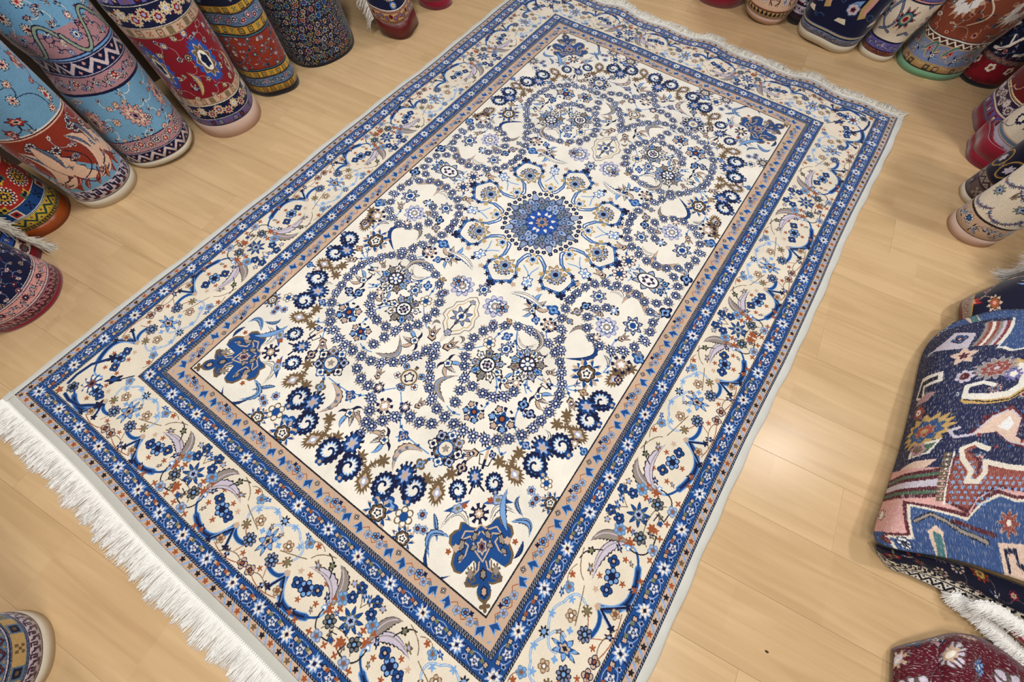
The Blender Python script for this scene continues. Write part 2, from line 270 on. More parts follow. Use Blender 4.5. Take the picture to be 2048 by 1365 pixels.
def central(cv):
    R = cv.radial
    # arabesque lobes
    for k in range(8):
        a = k * PI / 4; s = a + PI / 8
        for sg in (1, -1):
            P = []
            for (r_, d_) in ((.178, .30), (.182, .20), (.215, .19), (.235, .12), (.262, .20), (.315, .24), (.325, .14), (.345, .07), (.352, 0)):
                P.append((r_ * math.cos(a + sg * d_), r_ * math.sin(a + sg * d_)))
            Q = [P[0]] + [((P[i][0] + P[i + 1][0]) / 2, (P[i][1] + P[i + 1][1]) / 2) for i in range(len(P) - 1)] + [P[-1]]
            cv.line(Q, .011, 'royal'); cv.line(Q[:4], .016, 'royal'); cv.line(Q[:4], .006, 'white'); cv.line(Q[2:], .004, 'lblue')
            for i in (5, 6, 7, 8):
                h = a + sg * .2; cv.radial(Q[i][0] * 1.02, Q[i][1] * 1.02, a + sg * .8, .013, [(1, 's', 5, .7, 'navy' if i % 2 else 'royal')])
            for i, c in ((4, 'tangold'), (6, 'tan')):
                ax, ay = Q[i]; rr = math.hypot(ax, ay); tt = math.atan2(ay, ax) + sg * .05; cv.radial((rr + .012) * math.cos(tt), (rr + .012) * math.sin(tt), tt, .013, [(1, 's', 5, .5, c)])
        x, y = .268 * math.cos(a), .268 * math.sin(a)
        R(x, y, a, .049, [(1, 's', 9, .4, 'black'), (.94, 's', 9, .42, 'tangold'), (.72, 's', 7, .3, 'white'), (.6, 'p', 7, .3, 'taupe'), (.42, 's', 6, .4, 'lblue'), (.22, 'o', 1, 0, 'navy')])
        for d in (.9, -.9, .35, -.35): R(x + .036 * math.cos(a + d), y + .036 * math.sin(a + d), a, .011, [(1, 'p', 4, .4, 'black'), (.6, 'o', 1, 0, 'peri')])
        R(.366 * math.cos(a), .366 * math.sin(a), a, .019, [(1, 'p', 4, .55, 'navy')])
        # brown star palmettes and pale blue knots
        x, y = .196 * math.cos(s), .196 * math.sin(s)
        R(x, y, s, .033, [(1, 's', 6, .5, 'tangold'), (.66, 's', 6, .4, 'white'), (.5, 's', 6, .4, 'lblue'), (.28, 's', 6, .4, 'navy')])
        x, y = .292 * math.cos(s), .292 * math.sin(s)
        cv.line(loc(x, y, s, 1, [(-.062, .03), (-.035, .008), (0, -.004), (.03, -.018), (.034, .0), (.03, .018), (0, .004), (-.035, -.008), (-.062, -.03)]), .0045, 'lblue')
        R(x + .01 * math.cos(s), y + .01 * math.sin(s), s, .028, [(1, 's', 6, .45, 'royal'), (.8, 's', 6, .5, 'white'), (.4, 's', 4, .5, 'lblue')], 1.15)
        R(.335 * math.cos(s), .335 * math.sin(s), s, .012, [(1, 's', 5, .5, 'navy')])
    for k in range(40):
        a = k * PI / 20; r = .157 if k % 5 else .168; rosette(cv, r * math.cos(a), r * math.sin(a), .0105, 'navy', 'navy', 'peri', 5, k)
    R(0, 0, 0, .142, [(1, 's', 8, .13, 'black'), (.985, 's', 8, .13, 'slate')])
    for ring, (n, r_, rr) in enumerate(((16, .128, .021), (16, .114, .022), (16, .098, .022), (16, .083, .019))):
        for k in range(n):
            a = (k + .5 * (ring % 2)) * 2 * PI / n; r2 = r_ + (.012 if ring == 0 and k % 2 == 0 else 0) - (.008 if ring == 0 and k % 2 else 0)
            R(r2 * math.cos(a), r2 * math.sin(a), a, rr, [(1, 's', 3, .3, 'black'), (.84, 's', 3, .3, ('slate', 'steel', 'peri', 'slate')[(k + ring) % 4]), (.42, 's', 3, .4, 'taupe' if (k + ring) % 2 else 'lblue'), (.18, 'o', 1, 0, 'tangold' if ring == 0 and k % 2 == 0 else 'navy')], 1.2)
    R(0, 0, 0, .077, [(1, 's', 16, .24, 'royal'), (.8, 'o', 1, 0, 'blue'), (.42, 's', 16, .3, 'navy'), (.36, 's', 16, .3, 'royal')])
    for k in range(9):
        a = k * 2 * PI / 9; R(.047 * math.cos(a), .047 * math.sin(a), a, .0095, [(1, 's', 3, .4, 'ivory')], 1.2)
    for k in range(10):
        a = k * 2 * PI / 10 + .2; R(.019 * math.cos(a), .019 * math.sin(a), a, .0062, [(1, 'o', 1, 0, 'tan'), (.5, 'o', 1, 0, 'rust')], 1.5)
def pendant(cv):
    x, y = 0, .455
    R = cv.radial; out = [(0, .655), (.012, .60), (.055, .565), (.062, .54), (.085, .53), (.088, .50), (.07, .47), (.072, .44), (.045, .42), (.03, .385), (0, .365)]
    P = [(a * .76, .445 + (b - .365) * .80) for a, b in out]; Q = P + [(-a, b) for a, b in P[::-1]]
    cv.poly(Q, 'taupe'); c = (0, .545)
    cv.poly([(a * .93, c[1] + (b - c[1]) * .95) for a, b in Q], 'ivory'); cv.poly([(a * .78, c[1] + (b - c[1]) * .82) for a, b in Q], 'tangold'); cv.poly([(a * .72, c[1] + (b - c[1]) * .77) for a, b in Q], 'ivory')
    R(0, .545, PI / 2, .044, [(1, 's', 8, .5, 'black'), (.9, 's', 8, .5, 'slate'), (.6, 's', 6, .4, 'brown'), (.42, 'o', 1, 0, 'ivory'), (.28, 's', 5, .3, 'royal')])
    cv.line([(0, .48), (0, .64)], .004, 'black')
    for yy, r in ((.625, .016), (.475, .012)): R(0, yy, PI / 2, r, [(1, 'p', 5, .4, 'black'), (.8, 'p', 5, .4, 'peri'), (.4, 's', 5, .4, 'taupe')])
def corner_piece(cv, A, B):
    ax, ay = B[0] - A[0], B[1] - A[1]; L = math.hypot(ax, ay); ang = math.atan2(ay, ax)
    H = [(0, 0), (.06, .05), (.03, .14), (-.04, .22), (-.05, .28), (.04, .31), (.05, .37), (.10, .44), (.2, .45), (.3, .38), (.38, .41), (.46, .43), (.56, .39), (.6, .3), (.52, .2), (.46, .12), (.5, .09), (.62, .1), (.70, .26), (.76, .24), (.78, .12), (.76, .06), (.84, .1), (.92, .08), (1, 0)]
    Q = H + [(a, -b) for a, b in H[::-1]]; c = (.35, 0)
    cv.poly(loc(*A, ang, L, [(c[0] + (a - c[0]) * 1.07, b * 1.09) for a, b in Q]), 'brown'); cv.poly(loc(*A, ang, L, Q), 'blue'); cv.poly(loc(*A, ang, L, Q), 'royal')
    ct = 'tan'
    for s in (1, -1):
        for P in ([(.0, 0), (.08, .1), (.06, .24), (.16, .3)], [(.16, .3), (.26, .2), (.38, .25), (.46, .34)], [(.1, .02), (.22, .13), (.35, .1), (.5, 0)], [(.5, .05), (.6, .07), (.68, .18)], [(.2, .13), (.14, .17), (.16, .26)]):
            cv.line(loc(*A, ang, L, [(a, s * b) for a, b in P]), .0045, ct)
        for (x, y, a_, q) in ((.15, .1, .4, .07), (.3, .12, 1.2, .06), (.24, .3, .3, .08), (.4, .32, .8, .055)):
            X, Y = loc(*A, ang, L, [(x, s * y)])[0]; cv.radial(X, Y, ang + s * a_, L * q, [(1, 's', 5, .35, 'black'), (.72, 's', 5, .35, 'taupe')], 1.3)
        X, Y = loc(*A, ang, L, [(.27, s * .385)])[0]; cv.radial(X, Y, ang, L * .06, [(1, 's', 6, .3, ct)])
        P = loc(*A, ang, L, [(.5, s * .13), (.62, s * .12), (.7, s * .25), (.76, s * .22), (.72, s * .12), (.62, s * .16)]); cv.line(P, .004, 'brown')
        X, Y = loc(*A, ang, L, [(.63, s * .19)])[0]; cv.radial(X, Y, ang, L * .08, [(1, 'z', 7, .4, 'brown'), (.7, 's', 5, .3, 'taupe')], 1.2)
        X, Y = loc(*A, ang, L, [(.3, s * .5)])[0]; cv.radial(X, Y, ang, L * .05, [(1, 's', 5, .5, 'rust')])
    for x, q, c1, c2 in ((.3, .1, 'tan', 'royal'), (.3, .05, 'rust', 'navy'), (.66, .075, 'black', 'taupe'), (.88, .07, 'navy', ct)):
        X, Y = loc(*A, ang, L, [(x, 0)])[0]; cv.radial(X, Y, ang, L * q, [(1, 's', 6, .3, c1), (.66, 's', 6, .3, c2)], 1.2)
    X, Y = loc(*A, ang, L, [(1.06, 0)])[0]; cv.radial(X, Y, ang, L * .08, [(1, 'p', 4, .6, 'brown')])
def small_guard(cv, w0, w1, Lc):
    """tan guard with paired blue arabesques and three pale rosettes"""
    wc = (w0 + w1) / 2; n = max(1, round((Lc + wc) / .172)); p = (Lc + wc) / n
    for k in range(-1, n + 2):
        s = k * p
        cv.line([(s + .02, wc + .012), (s + .05, wc - .014), (s + p * .5, wc + .014), (s + p - .05, wc - .014), (s + p - .02, wc + .012)], .0022, 'rust')
        for sg in (1, -1):
            cv.poly(loc(s + sg * .020, wc + .004, 0, 1, [(0, -.018), (sg * .022, .0), (sg * .010, .022), (sg * .002, .006), (-sg * .014, .012), (-sg * .006, -.004)]), 'lblue')
            cv.poly(loc(s + sg * .020, wc + .003, 0, 1, [(0, -.015), (sg * .018, .0), (sg * .009, .018), (sg * .002, .002), (-sg * .009, .009), (-sg * .003, -.004)]), 'royal')
        rosette(cv, s, wc - .012, .009, 'black', 'taupe', 'white', 4)
        for j, (q, d, c) in enumerate(((.36, .004, 'lblue'), (.5, -.006, 'slate'), (.64, .004, 'lblue'))):
            rosette(cv, s + q * p, wc + d, .0125, 'steel' if j != 1 else 'navy', 'peri' if j != 1 else 'lblue', 'rust', 5, j)
            cv.radial(s + q * p + .016, wc + d - .008, .6, .008, [(1, 's', 4, .5, 'navy' if j == 1 else 'steel')])
def royal_band(cv, w0, w1, Lc):
    wc = (w0 + w1) / 2; hw = (w1 - w0) / 2; n = max(1, round((Lc + wc) / .118)); p = (Lc + wc) / n
    for k in range(-1, n + 2):
        s = k * p
        g1 = hashf(k, Lc, w0); cv.radial(s, wc + (g1 - .5) * .008, g1 * 3, hw * 1.02, [(1, 's', 8, .5, 'peri'), (.72, 's', 8, .5, 'ivory'), (.42, 's', 4, .55, 'slate' if k % 2 else 'tan'), (.2, 'o', 1, 0, 'navy')], 1.06)
        for a_ in range(4): cv.poly(loc(s, wc, g1 * 3 + a_ * 1.57 + .4, hw, [(.6, -.12), (1.25, .18), (.7, .2)]), 'lblue' if a_ % 2 else 'navy')
        x = s + p * .5
        cv.radial(x, wc, 0, hw * .98, [(1, 'o', 1, 0, 'peri'), (.9, 'o', 1, 0, 'royal')], 1.22)
        cv.radial(x, wc + .002, PI / 2, hw * .78, [(1.05, 's', 5, .5, 'navy'), (.85, 's', 5, .5, 'peri'), (.6, 's', 5, .5, 'ivory'), (.4, 's', 3, .4, 'navy'), (.25, 's', 5, .4, 'peri')])
        for q, c in ((.26, 'tan'), (.74, 'tan')):
            cv.radial(s + p * q, wc - hw * .35, 1.0, hw * .4, [(1, 'p', 4, .4, 'navy'), (.7, 'p', 4, .4, c)]); cv.radial(s + p * q, wc + hw * .45, 2.0, hw * .34, [(1, 's', 5, .4, 'peri'), (.5, 'o', 1, 0, 'navy')])
        for sg in (1, -1): cv.radial(x + sg * .017, wc - hw * .4, 1.2, hw * .3, [(1, 's', 4, .4, 'rust' if k % 3 == 0 else 'olive')])
def chain(cv, w0, w1, s1, c1='black', c2='peri', p=.0085):
    cv.rect(0, w0, s1, w1, c1); wc = (w0 + w1) / 2; n = int(s1 / p)
    for k in range(n): cv.line([(k * p, wc - (w1 - w0) * .18), (k * p + p * .45, wc + (w1 - w0) * .18)], (w1 - w0) * .3, c2)
def main_unit(cv, c0, h, dr, w0, w1, part=False):
    W = w1 - w0; k = h / .345
    X = lambda t: c0 + dr * t * k
    Y = lambda y: w0 + y * W
    pt = lambda t, y: (X(t), Y(y))
    ang = 0 if dr > 0 else PI
    # pale vines
    for a, b, c in (((0, .2), (.04, .08), (.075, .16)), ((.075, .16), (.105, .26), (.10, .44)), ((.0, .2), (.02, .28), (.02, .4))):
        L_ = bez(pt(*a), pt(*b), pt(*c), 10); cv.line(L_, .0065, 'lblue'); cv.line(L_, .002, 'ivory')
    for t, y in ((.04, .09), (.09, .24)): cv.radial(X(t), Y(y), 1, .012, [(1, 's', 5, .7, 'lblue')])
    # bracket (blue crescent with navy prongs)
    L_ = bez(pt(.112, .62), pt(.155, .93), pt(.235, .86), 14); cv.line(L_, .021, 'lblue'); cv.line(L_, .015, 'royal'); cv.line(L_[5:], .005, 'navy')
    L2 = bez(pt(.235, .86), pt(.268, .70), pt(.262, .52), 10); cv.line(L2, .007, 'lblue'); cv.line(L2[:5], .006, 'royal')
    L3 = bez(pt(.112, .62), pt(.085, .72), pt(.052, .70), 10); cv.line(L3, .014, 'lblue'); cv.line(L3, .010, 'royal')
    cv.line([pt(.052, .70), pt(.045, .55)], .005, 'lblue')
    for (t, y, a_) in ((.092, .90, 1.9), (.150, .97, .9)):
        cv.line([pt(.112, .64), pt(t, y)], .010, 'lblue'); cv.line([pt(.112, .66), pt(t, y)], .006, 'navy'); cv.radial(X(t), Y(y), 1.57, .012, [(1, 's', 5, .55, 'navy')])
    cv.radial(X(.112), Y(.60), 0, .010, [(1, 's', 5, .3, 'tan')]); cv.radial(X(.09), Y(.50), 0, .015, [(1, 'z', 7, .4, 'brown'), (.6, 's', 5, .3, 'olive')])
    cv.line(bez(pt(.09, .5), pt(.06, .62), pt(.03, .6), 8), .0025, 'rust')
    # florets round the bracket centre
    rosette(cv, X(.048), Y(.62), 0.0216, 'black', 'slate', 'lblue', 8); rosette(cv, X(.062), Y(.34), 0.0175, 'brown', 'tan', 'white', 5)
    cv.radial(X(.035), Y(.42), .4, .010, [(1, 's', 4, .5, 'lblue')])
    rosette(cv, X(.016), Y(.90), 0.0170, 'navy', 'tan', 'rust', 4); rosette(cv, X(.122), Y(.86), 0.0146, 'brown', 'tan', 'rust', 5)
    cv.line([pt(.048, .7), pt(.062, .86)], .002, 'rust'); cv.line(bez(pt(.016, .9), pt(.07, .99), pt(.13, .94), 8), .0025, 'rust')
    cv.radial(X(.036), Y(.80), 0, .010, [(1, 's', 5, .7, 'rust')])
    # triple floret inside the crescent
    rosette(cv, X(.185), Y(.58), 0.0240, 'navy', 'lblue', 'navy', 6); rosette(cv, X(.153), Y(.60), 0.0181, 'navy', 'royal', 'peri', 4); rosette(cv, X(.216), Y(.50), 0.0181, 'navy', 'royal', 'tan', 4)
    for t, y in ((.185, .76), (.235, .64), (.14, .46), (.17, .42), (.225, .36)): cv.radial(X(t), Y(y), t * 30, .010, [(1, 's', 5, .7, 'rust' if t > .16 else 'tan')])
    # flower against the inner line
    rosette(cv, X(.108), Y(.12), 0.0164, 'steel', 'lblue', 'rust', 5); cv.radial(X(.135), Y(.07), 0, .011, [(1, 's', 5, .6, 'rust')])
    cv.line(bez(pt(.108, .12), pt(.13, .02), pt(.16, .06), 8), .002, 'brown')
    if part: return
    # acanthus pair
    leaf(cv, [pt(.272, .55), pt(.225, .30), pt(.150, .36)], .0200, 'black', 'lilac', 'taupe', .45, .0034)
    leaf(cv, [pt(.272, .55), pt(.262, .22), pt(.222, .06)], .0210, 'black', 'taupe', 'lilac', .45, .0034)
    cv.line(bez(pt(.222, .28), pt(.20, .1), pt(.175, .05), 8), .003, 'black'); cv.radial(X(.205), Y(.14), 2, .013, [(1, 's', 5, .5, 'black'), (.6, 's', 4, .4, 'olive')])
    cv.radial(X(.274), Y(.58), 0, .016, [(1, 'z', 7, .4, 'rust')]); cv.radial(X(.262), Y(.60), 0, .010, [(1, 's', 5, .3, 'lblue'), (.5, 'o', 1, 0, 'white')])
    for (t, y, a_, q) in ((.17, .26, .5, .014), (.075, .93, 2, .013), (.335, .15, .9, .013), (.02, .30, 2.2, .010), (.25, .48, 1, .012), (.19, .92, 2.6, .012), (.09, .06, .4, .011), (.32, .80, 1.2, .013), (.30, .55, .2, .009), (.235, .74, 1, .009), (.345, .62, 0, .012)):
        cv.radial(X(t), Y(y), a_, q, [(1, 's', 5, .6, ('royal', 'navy', 'brown')[int(t * 100) % 3]), (.4, 's', 4, .4, 'peri')], 1.35)
    for a, b, c in (((.14, .25), (.16, .12), (.2, .03)), ((.02, .96), (.05, .86), (.1, .98)), ((.29, .82), (.31, .7), (.345, .66)), ((.05, .45), (.1, .36), (.13, .3))): cv.line(bez(pt(*a), pt(*b), pt(*c), 8), .0024, 'brown')
    L4 = bez(pt(.262, .62), pt(.275, .86), pt(.325, .88), 10); cv.line(L4, .0036, 'black'); cv.line([pt(.325, .88), pt(.318, .76), pt(.336, .74)], .003, 'black')
    rosette(cv, X(.298), Y(.68), 0.0205, 'black', 'grey', 'lblue', 6); rosette(cv, X(.288), Y(.36), 0.0205, 'steel', 'lblue', 'rust', 6); rosette(cv, X(.309), Y(.27), 0.0175, 'navy', 'royal', 'peri', 5)
    cv.radial(X(.300), Y(.48), 0, .012, [(1, 's', 4, .7, 'rust')]); cv.radial(X(.270), Y(.42), 0, .010, [(1, 's', 3, .7, 'rust')])
    rosette(cv, X(.292), Y(.93), 0.0175, 'steel', 'peri', 'rust', 5)
    for t, y in ((.325, .94), (.268, .95), (.335, .84), (.215, .97), (.19, .95)): cv.radial(X(t), Y(y), t * 40, .011, [(1, 's', 4, .75, 'rust')])
    rosette(cv, X(.315), Y(.10), 0.0175, 'navy', 'royal', 'lblue', 5); cv.radial(X(.290), Y(.12), 1, .012, [(1, 's', 5, .5, 'brown'), (.5, 'o', 1, 0, 'peri')])
    cv.line(bez(pt(.345, .3), pt(.33, .18), pt(.30, .07), 8), .0022, 'brown')
def strip(Lc, units, corner_from):
    cv = Cv(Lc + .46, .46, RES, 'cream', 0, -.01); E = Lc + .46
    cv.rect(0, 0, E, .060, 'tan'); small_guard(cv, .004, .058, Lc); cv.rect(0, -.01, E, 0, 'cream'); cv.rect(0, -.002, E, .0025, 'black')
    chain(cv, .058, .065, E); chain(cv, .066, .073, E)
    cv.rect(0, .073, E, .123, 'royal'); royal_band(cv, .074, .120, Lc); chain(cv, .120, .127, E)
    w0, w1 = .130, .322
    for (c0, h, dr, part) in units: main_unit(cv, c0, h, dr, w0, w1, part)
    done = set()
    for (c0, h, dr, part) in units:
        X0, Yc = c0, (w0 + w1) / 2
        if c0 not in done:
            done.add(c0)
            cv.radial(X0, Yc - .005, -1.57, .036, [(1, 's', 7, .62, 'navy'), (.9, 's', 7, .62, 'lblue'), (.6, 's', 5, .5, 'royal'), (.4, 's', 5, .4, 'tan'), (.2, 's', 4, .4, 'black')], 1.25)
            cv.radial(X0, w0 + .022, 1.57, .016, [(1, 's', 7, .6, 'black'), (.4, 'o', 1, 0, 'lblue')])
        c1 = round(c0 + dr * h, 3)
        if not part and c1 not in done:
            done.add(c1)
            cv.radial(c1, Yc, 1.2, .038, [(1, 's', 8, .62, 'navy'), (.92, 's', 8, .64, 'royal'), (.5, 'z', 9, .3, 'olive'), (.38, 's', 6, .3, 'peri'), (.2, 's', 5, .4, 'navy')])
            cv.radial(c1 + .012, Yc + .052, 1, .016, [(1, 's', 6, .5, 'rust')]); cv.radial(c1 - .014, w1 - .03, 1, .010, [(1, 's', 6, .5, 'royal')])
    chain(cv, .322, .329, E)
    cv.rect(0, .329, E, .377, 'royal'); royal_band(cv, .330, .376, Lc)
    chain(cv, .376, .382, E)
    cv.rect(0, .382, E, .4045, 'tan'); wc = .393; n = round((Lc + wc) / .034); p = (Lc + wc) / n
    for k in range(n + 2):
        s = k * p
        cv.line([(s + p * .3, .384), (s + p * .45, wc), (s + p * .7, .402)], .0045, 'lblue'); cv.line([(s + p * .35, .401), (s + p * .55, wc)], .003, 'peri')
        cv.radial(s, wc, -1.57, .0095, [(1, 's', 5, .55, 'black' if k % 2 else ('rust' if k % 4 else 'brown'))])
    chain(cv, .4045, .412, E)
    cv.rect(0, .412, E, .46, 'kilim')
    return cv
def weave_main():
    q = Cv(QW, QH, RES, 'ivory')
    near = [];
    for ln in LAYOUT.replace('\n', ' ').split(';'):
        t = ln.split()
        if t: near.append((t[0], [float(v) for v in t[1:]]))
    m = lambda v: v / 1000.0
    for t, v in near:
        if t == 'V': cv = q; L_ = bez((m(v[0]), m(v[1])), (m(v[2]), m(v[3])), (m(v[4]), m(v[5])), 8); q.line(L_, .0044, 'lblue')
    for t, v in near:
        if t == 'V':
            L_ = bez((m(v[0]), m(v[1])), (m(v[2]), m(v[3])), (m(v[4]), m(v[5])), 8); q.line(L_, .0014, 'steel')
            h = hashf(v[0], v[1]); px, py = L_[5]; q.radial(px, py, h * 6, .007, [(1, 's', 4, .5, 'royal')])
    order = 'BLTGWNRSP'
    for key in order:
        for t, v in near:
            if t[0] != key or t == 'C': continue
            k = int(t[1]) if len(t) > 1 else 0
            if key == 'G': garland(q, m(v[0]), m(v[1]))
            elif key == 'B': tree(q, *[(m(v[i]), m(v[i + 1])) for i in (0, 2, 4, 6)])
            elif key == 'L':
                P = [(m(v[0]), m(v[1])), (m(v[2]), m(v[3])), (m(v[4]), m(v[5]))]; hw = max(.006, m(v[6]))
                o, f_, c = (('black', 'taupe', 'peri'), ('navy', 'ivory', 'taupe'), ('black', 'tan', 'peri'), ('black', 'ivory', None), ('navy', 'royal', 'navy'), ('black', 'taupe', None), ('navy', 'lblue', 'navy'))[k]
                leaf(q, P, hw, o, f_, c, .45)
                if k in (0, 2):
                    for j in (5, 8, 11): x, y = bez(*P)[j]; rosette(q, x, y, hw * .38, 'black' if k else 'steel', 'lblue', 'ivory', 5)
            elif key == 'W': cloudpair(q, (m(v[0]), m(v[1])), (m(v[2]), m(v[3])), (m(v[4]), m(v[5])), m(v[6]))
            elif key == 'T': tulip(q, k, m(v[0]), m(v[1]), math.radians(v[2]), m(v[3]) * 1.2)
            elif key == 'P': palmette(q, k, m(v[0]), m(v[1]), math.radians(v[2]), m(v[3]) * 1.1)
            elif key == 'R':
                if k == 3: rosette(q, m(v[0]), m(v[1]), m(v[3]), 'steel', 'peri', 'rust', 7, 0, 'navy')
                else: rosette(q, m(v[0]), m(v[1]), m(v[3]), 'brown', 'ivory', 'royal', 6, 0, 'royal')
            elif key == 'S':
                if k: q.radial(m(v[0]), m(v[1]), math.radians(v[2]), m(v[3]), [(1.25, 'z', 8, .45, 'navy'), (.9, 's', 8, .3, 'navy'), (.62, 's', 8, .3, 'tan'), (.3, 's', 4, .5, 'ivory')])
                else: q.radial(m(v[0]), m(v[1]), math.radians(v[2]), m(v[3]), [(1, 'p', 8, .42, 'plum'), (.84, 'x', 8, .42, 'ivory'), (.4, 'o', 1, 0, 'navy'), (.32, 'o', 1, 0, 'royal')])
            elif key == 'N':
                a = math.radians(v[2]); x, y, r = m(v[0]), m(v[1]), m(v[3])
                for s, c in ((1, 'royal'), (-1, 'blue')): q.poly(loc(x, y, a, r, [(s * .2, -.3), (s * 1.2, .25), (s * .6, .28), (s * .2, .3)]), c)
                q.radial(x, y, a, r * .5, [(1, 'p', 6, .3, 'steel'), (.8, 'p', 6, .3, 'peri'), (.45, 's', 5, .4, 'olive')], 1.2); q.radial(*loc(x, y, a, r, [(-.6, 0)])[0], a, r * .28, [(1, 's', 5, .4, 'rust')])
    cloudpair(q, (.045, 1.163), (-.045, 1.163), (0, 1.106), .035)
    for t, v in near:
        if t == 'C': corner_piece(q, (m(v[0]), m(v[1])), (m(v[2]), m(v[3])))
    for (t, k, u, v, a, r) in (('P', 5, 0, .405, 90, .032), ('T', 1, .205, .375, 150, .034), ('P', 4, .105, .43, 60, .024), ('T', 2, .30, .39, 40, .02), ('T', 3, .345, .33, 20, .016), ('T', 0, .42, .24, 160, .02), ('T', 3, .16, .46, 20, .014), ('T', 3, .395, .115, 20, .013), ('R', 0, .115, .50, 0, .016), ('T', 2, .46, .33, 0, .018), ('T', 1, .61, .12, 200, .022), ('T', 3, .62, .30, 0, .014), ('T', 2, .06, .92, 90, .018), ('T', 3, .12, 1.0, 90, .016), ('T', 0, .06, 1.03, 60, .018), ('T', 3, .40, .88, 40, .014), ('T', 2, .60, .70, 0, .018)):
        if t == 'P': palmette(q, k, u, v, math.radians(a), r)
        elif t == 'T': tulip(q, k, u, v, math.radians(a), r)
        else: rosette(q, u, v, r, 'navy', 'peri', 'rust', 6)
    leaf(q, [(.09, .36), (.16, .33), (.245, .35)], .017, 'royal', 'ivory', 'taupe', .5, .004); leaf(q, [(.25, .43), (.31, .46), (.30, .52)], .014, 'navy', 'taupe', 'ivory', .5, .003); leaf(q, [(.57, 1.03), (.52, .99), (.50, .93)], .014, 'navy', 'lblue', None, .5, .003)
    pendant(q); central(q)
    LG = strip(FV, [(1.173, .403, -1, False), (1.173, .345, 1, True), (.345, .425, 1, False), (.345, .345, -1, False)], 0)
    SH = strip(FU, [(.69, .345, -1, False), (.69, .30, 1, True), (0, .345, 1, False)], 0)
    X = (np.arange(q.w) + .5) * RES; Yv = (np.arange(q.h) + .5) * RES
    XX, YY = np.meshgrid(X, Yv)
    wu = XX - FU; wv = (YY - FV) / KV
    mk = (wu > -.002) & (wu >= wv); jj = np.clip(((wu + .01) / RES).astype(int), 0, LG.h - 1); ii = np.clip(((FV + (YY - FV) / np.where(YY > FV, KV, 1)) / RES).astype(int), 0, LG.w - 1)
    q.a[mk] = LG.a[jj[mk], ii[mk]]
    mk = (wv > -.002) & (wv > wu); jj = np.clip(((wv + .01) / RES).astype(int), 0, SH.h - 1); ii = np.clip((XX / RES).astype(int), 0, SH.w - 1)
    q.a[mk] = SH.a[jj[mk], ii[mk]]
    # star flower and rosettes on the corner's mitre
    cx, cy = FU + .235, FV + .235 * KV
    q.radial(cx, cy, .78, .036, [(1, 's', 9, .5, 'royal'), (.8, 'x', 8, .3, 'ivory'), (.45, 's', 8, .5, 'rust'), (.2, 'o', 1, 0, 'navy')])
    q.radial(cx - .05, cy - .05, .78, .024, [(1, 's', 5, .5, 'navy'), (.5, 's', 4, .4, 'royal')], 1.4); rosette(q, cx + .042, cy + .042, .02, 'black', 'steel', 'navy', 6)
    for s in (1, -1):
        P = loc(cx, cy, PI / 4, 1, [(-.045, s * .085), (.02, s * .075), (.06, s * .045), (.078, s * .02)]); q.line(P, .011, 'royal'); q.line(P, .004, 'navy')
        q.radial(*P[0], 0, .02, [(1, 's', 5, .6, 'navy')])
    q.radial(*loc(cx, cy, PI / 4, 1, [(.10, 0)])[0], .8, .014, [(1, 's', 5, .5, 'rust')])
    q.line(loc(cx, cy, PI / 4, 1, [(-.135, .0), (-.09, .004)]), .004, 'navy')
    return finish(q, 'rug_design', .055, .45)
# ------------------------------------------------------------------ designs of the other carpets, woven band by band from the floor up
def rr_(*a): return hashf(*a)
def bloom(cv, x, y, r, ang, cols, k):
    a, b, c, d = cols
    k = k % 6
    if k == 0: rosette(cv, x, y, r, a, b, d, 8, ang)
    elif k == 1: cv.radial(x, y, ang, r, [(1.05, 's', 9, .4, a), (.94, 's', 9, .42, b), (.62, 'p', 7, .3, a), (.54, 'p', 7, .3, c), (.25, 's', 5, .4, d)], 1.15)
    elif k == 2: cv.radial(x, y, ang, r, [(1.05, 'p', 11, .25, a), (.95, 'x', 11, .25, b), (.6, 'p', 6, .3, c), (.3, 'o', 1, 0, d)])
    elif k == 3: tulip(cv, 1, x, y, ang, r)
    elif k == 4: cv.radial(x, y, ang, r, [(1.05, 'z', 8, .3, a), (.9, 'z', 8, .35, c), (.6, 's', 6, .4, b), (.3, 's', 4, .4, d)], 1.1)
    else: cv.radial(x, y, ang, r, [(1, 's', 6, .5, a), (.85, 's', 6, .5, d), (.5, 's', 6, .4, b), (.2, 'o', 1, 0, a)], 1.3)
def scroll(cv, y0, y1, cols, per, wd=.004, sd=1, fl=1.0, out=None, odd=False):
    W = cv.W; n = max(2, round(W / per)); p = W / n; yc = (y0 + y1) / 2; A = (y1 - y0) * .30; h = y1 - y0
    P = [(x, yc + A * math.sin(2 * PI * x / p)) for x in np.linspace(-.02, W + .02, n * 16)]
    if out: cv.line(P, wd * 1.9, out)
    cv.line(P, wd, cols[4])
    for k in range(2 * n + 1):
        x = (k + .5) * p / 2; s = 1 if k % 2 == 0 else -1
        bloom(cv, x, yc - s * A * .35, h * .27 * fl, -s * PI / 2 + .3, cols[:4], int(rr_(k, sd) * 6) if odd else (1 if k % 2 else 2) + sd % 2)
        x2 = x + p / 4
        for sg in (1, -1):
            q = (x2, yc); leaf(cv, [q, (x2 + sg * p * .08, yc + sg * h * .22), (x2 + sg * p * .2, yc + sg * h * .30)], max(.006, h * .05), cols[0], cols[1 + (k % 2) * 2], None, .4, .003)
            bloom(cv, x2 - sg * p * .10, yc + sg * h * .33, h * .1, k, cols[:4], 0)
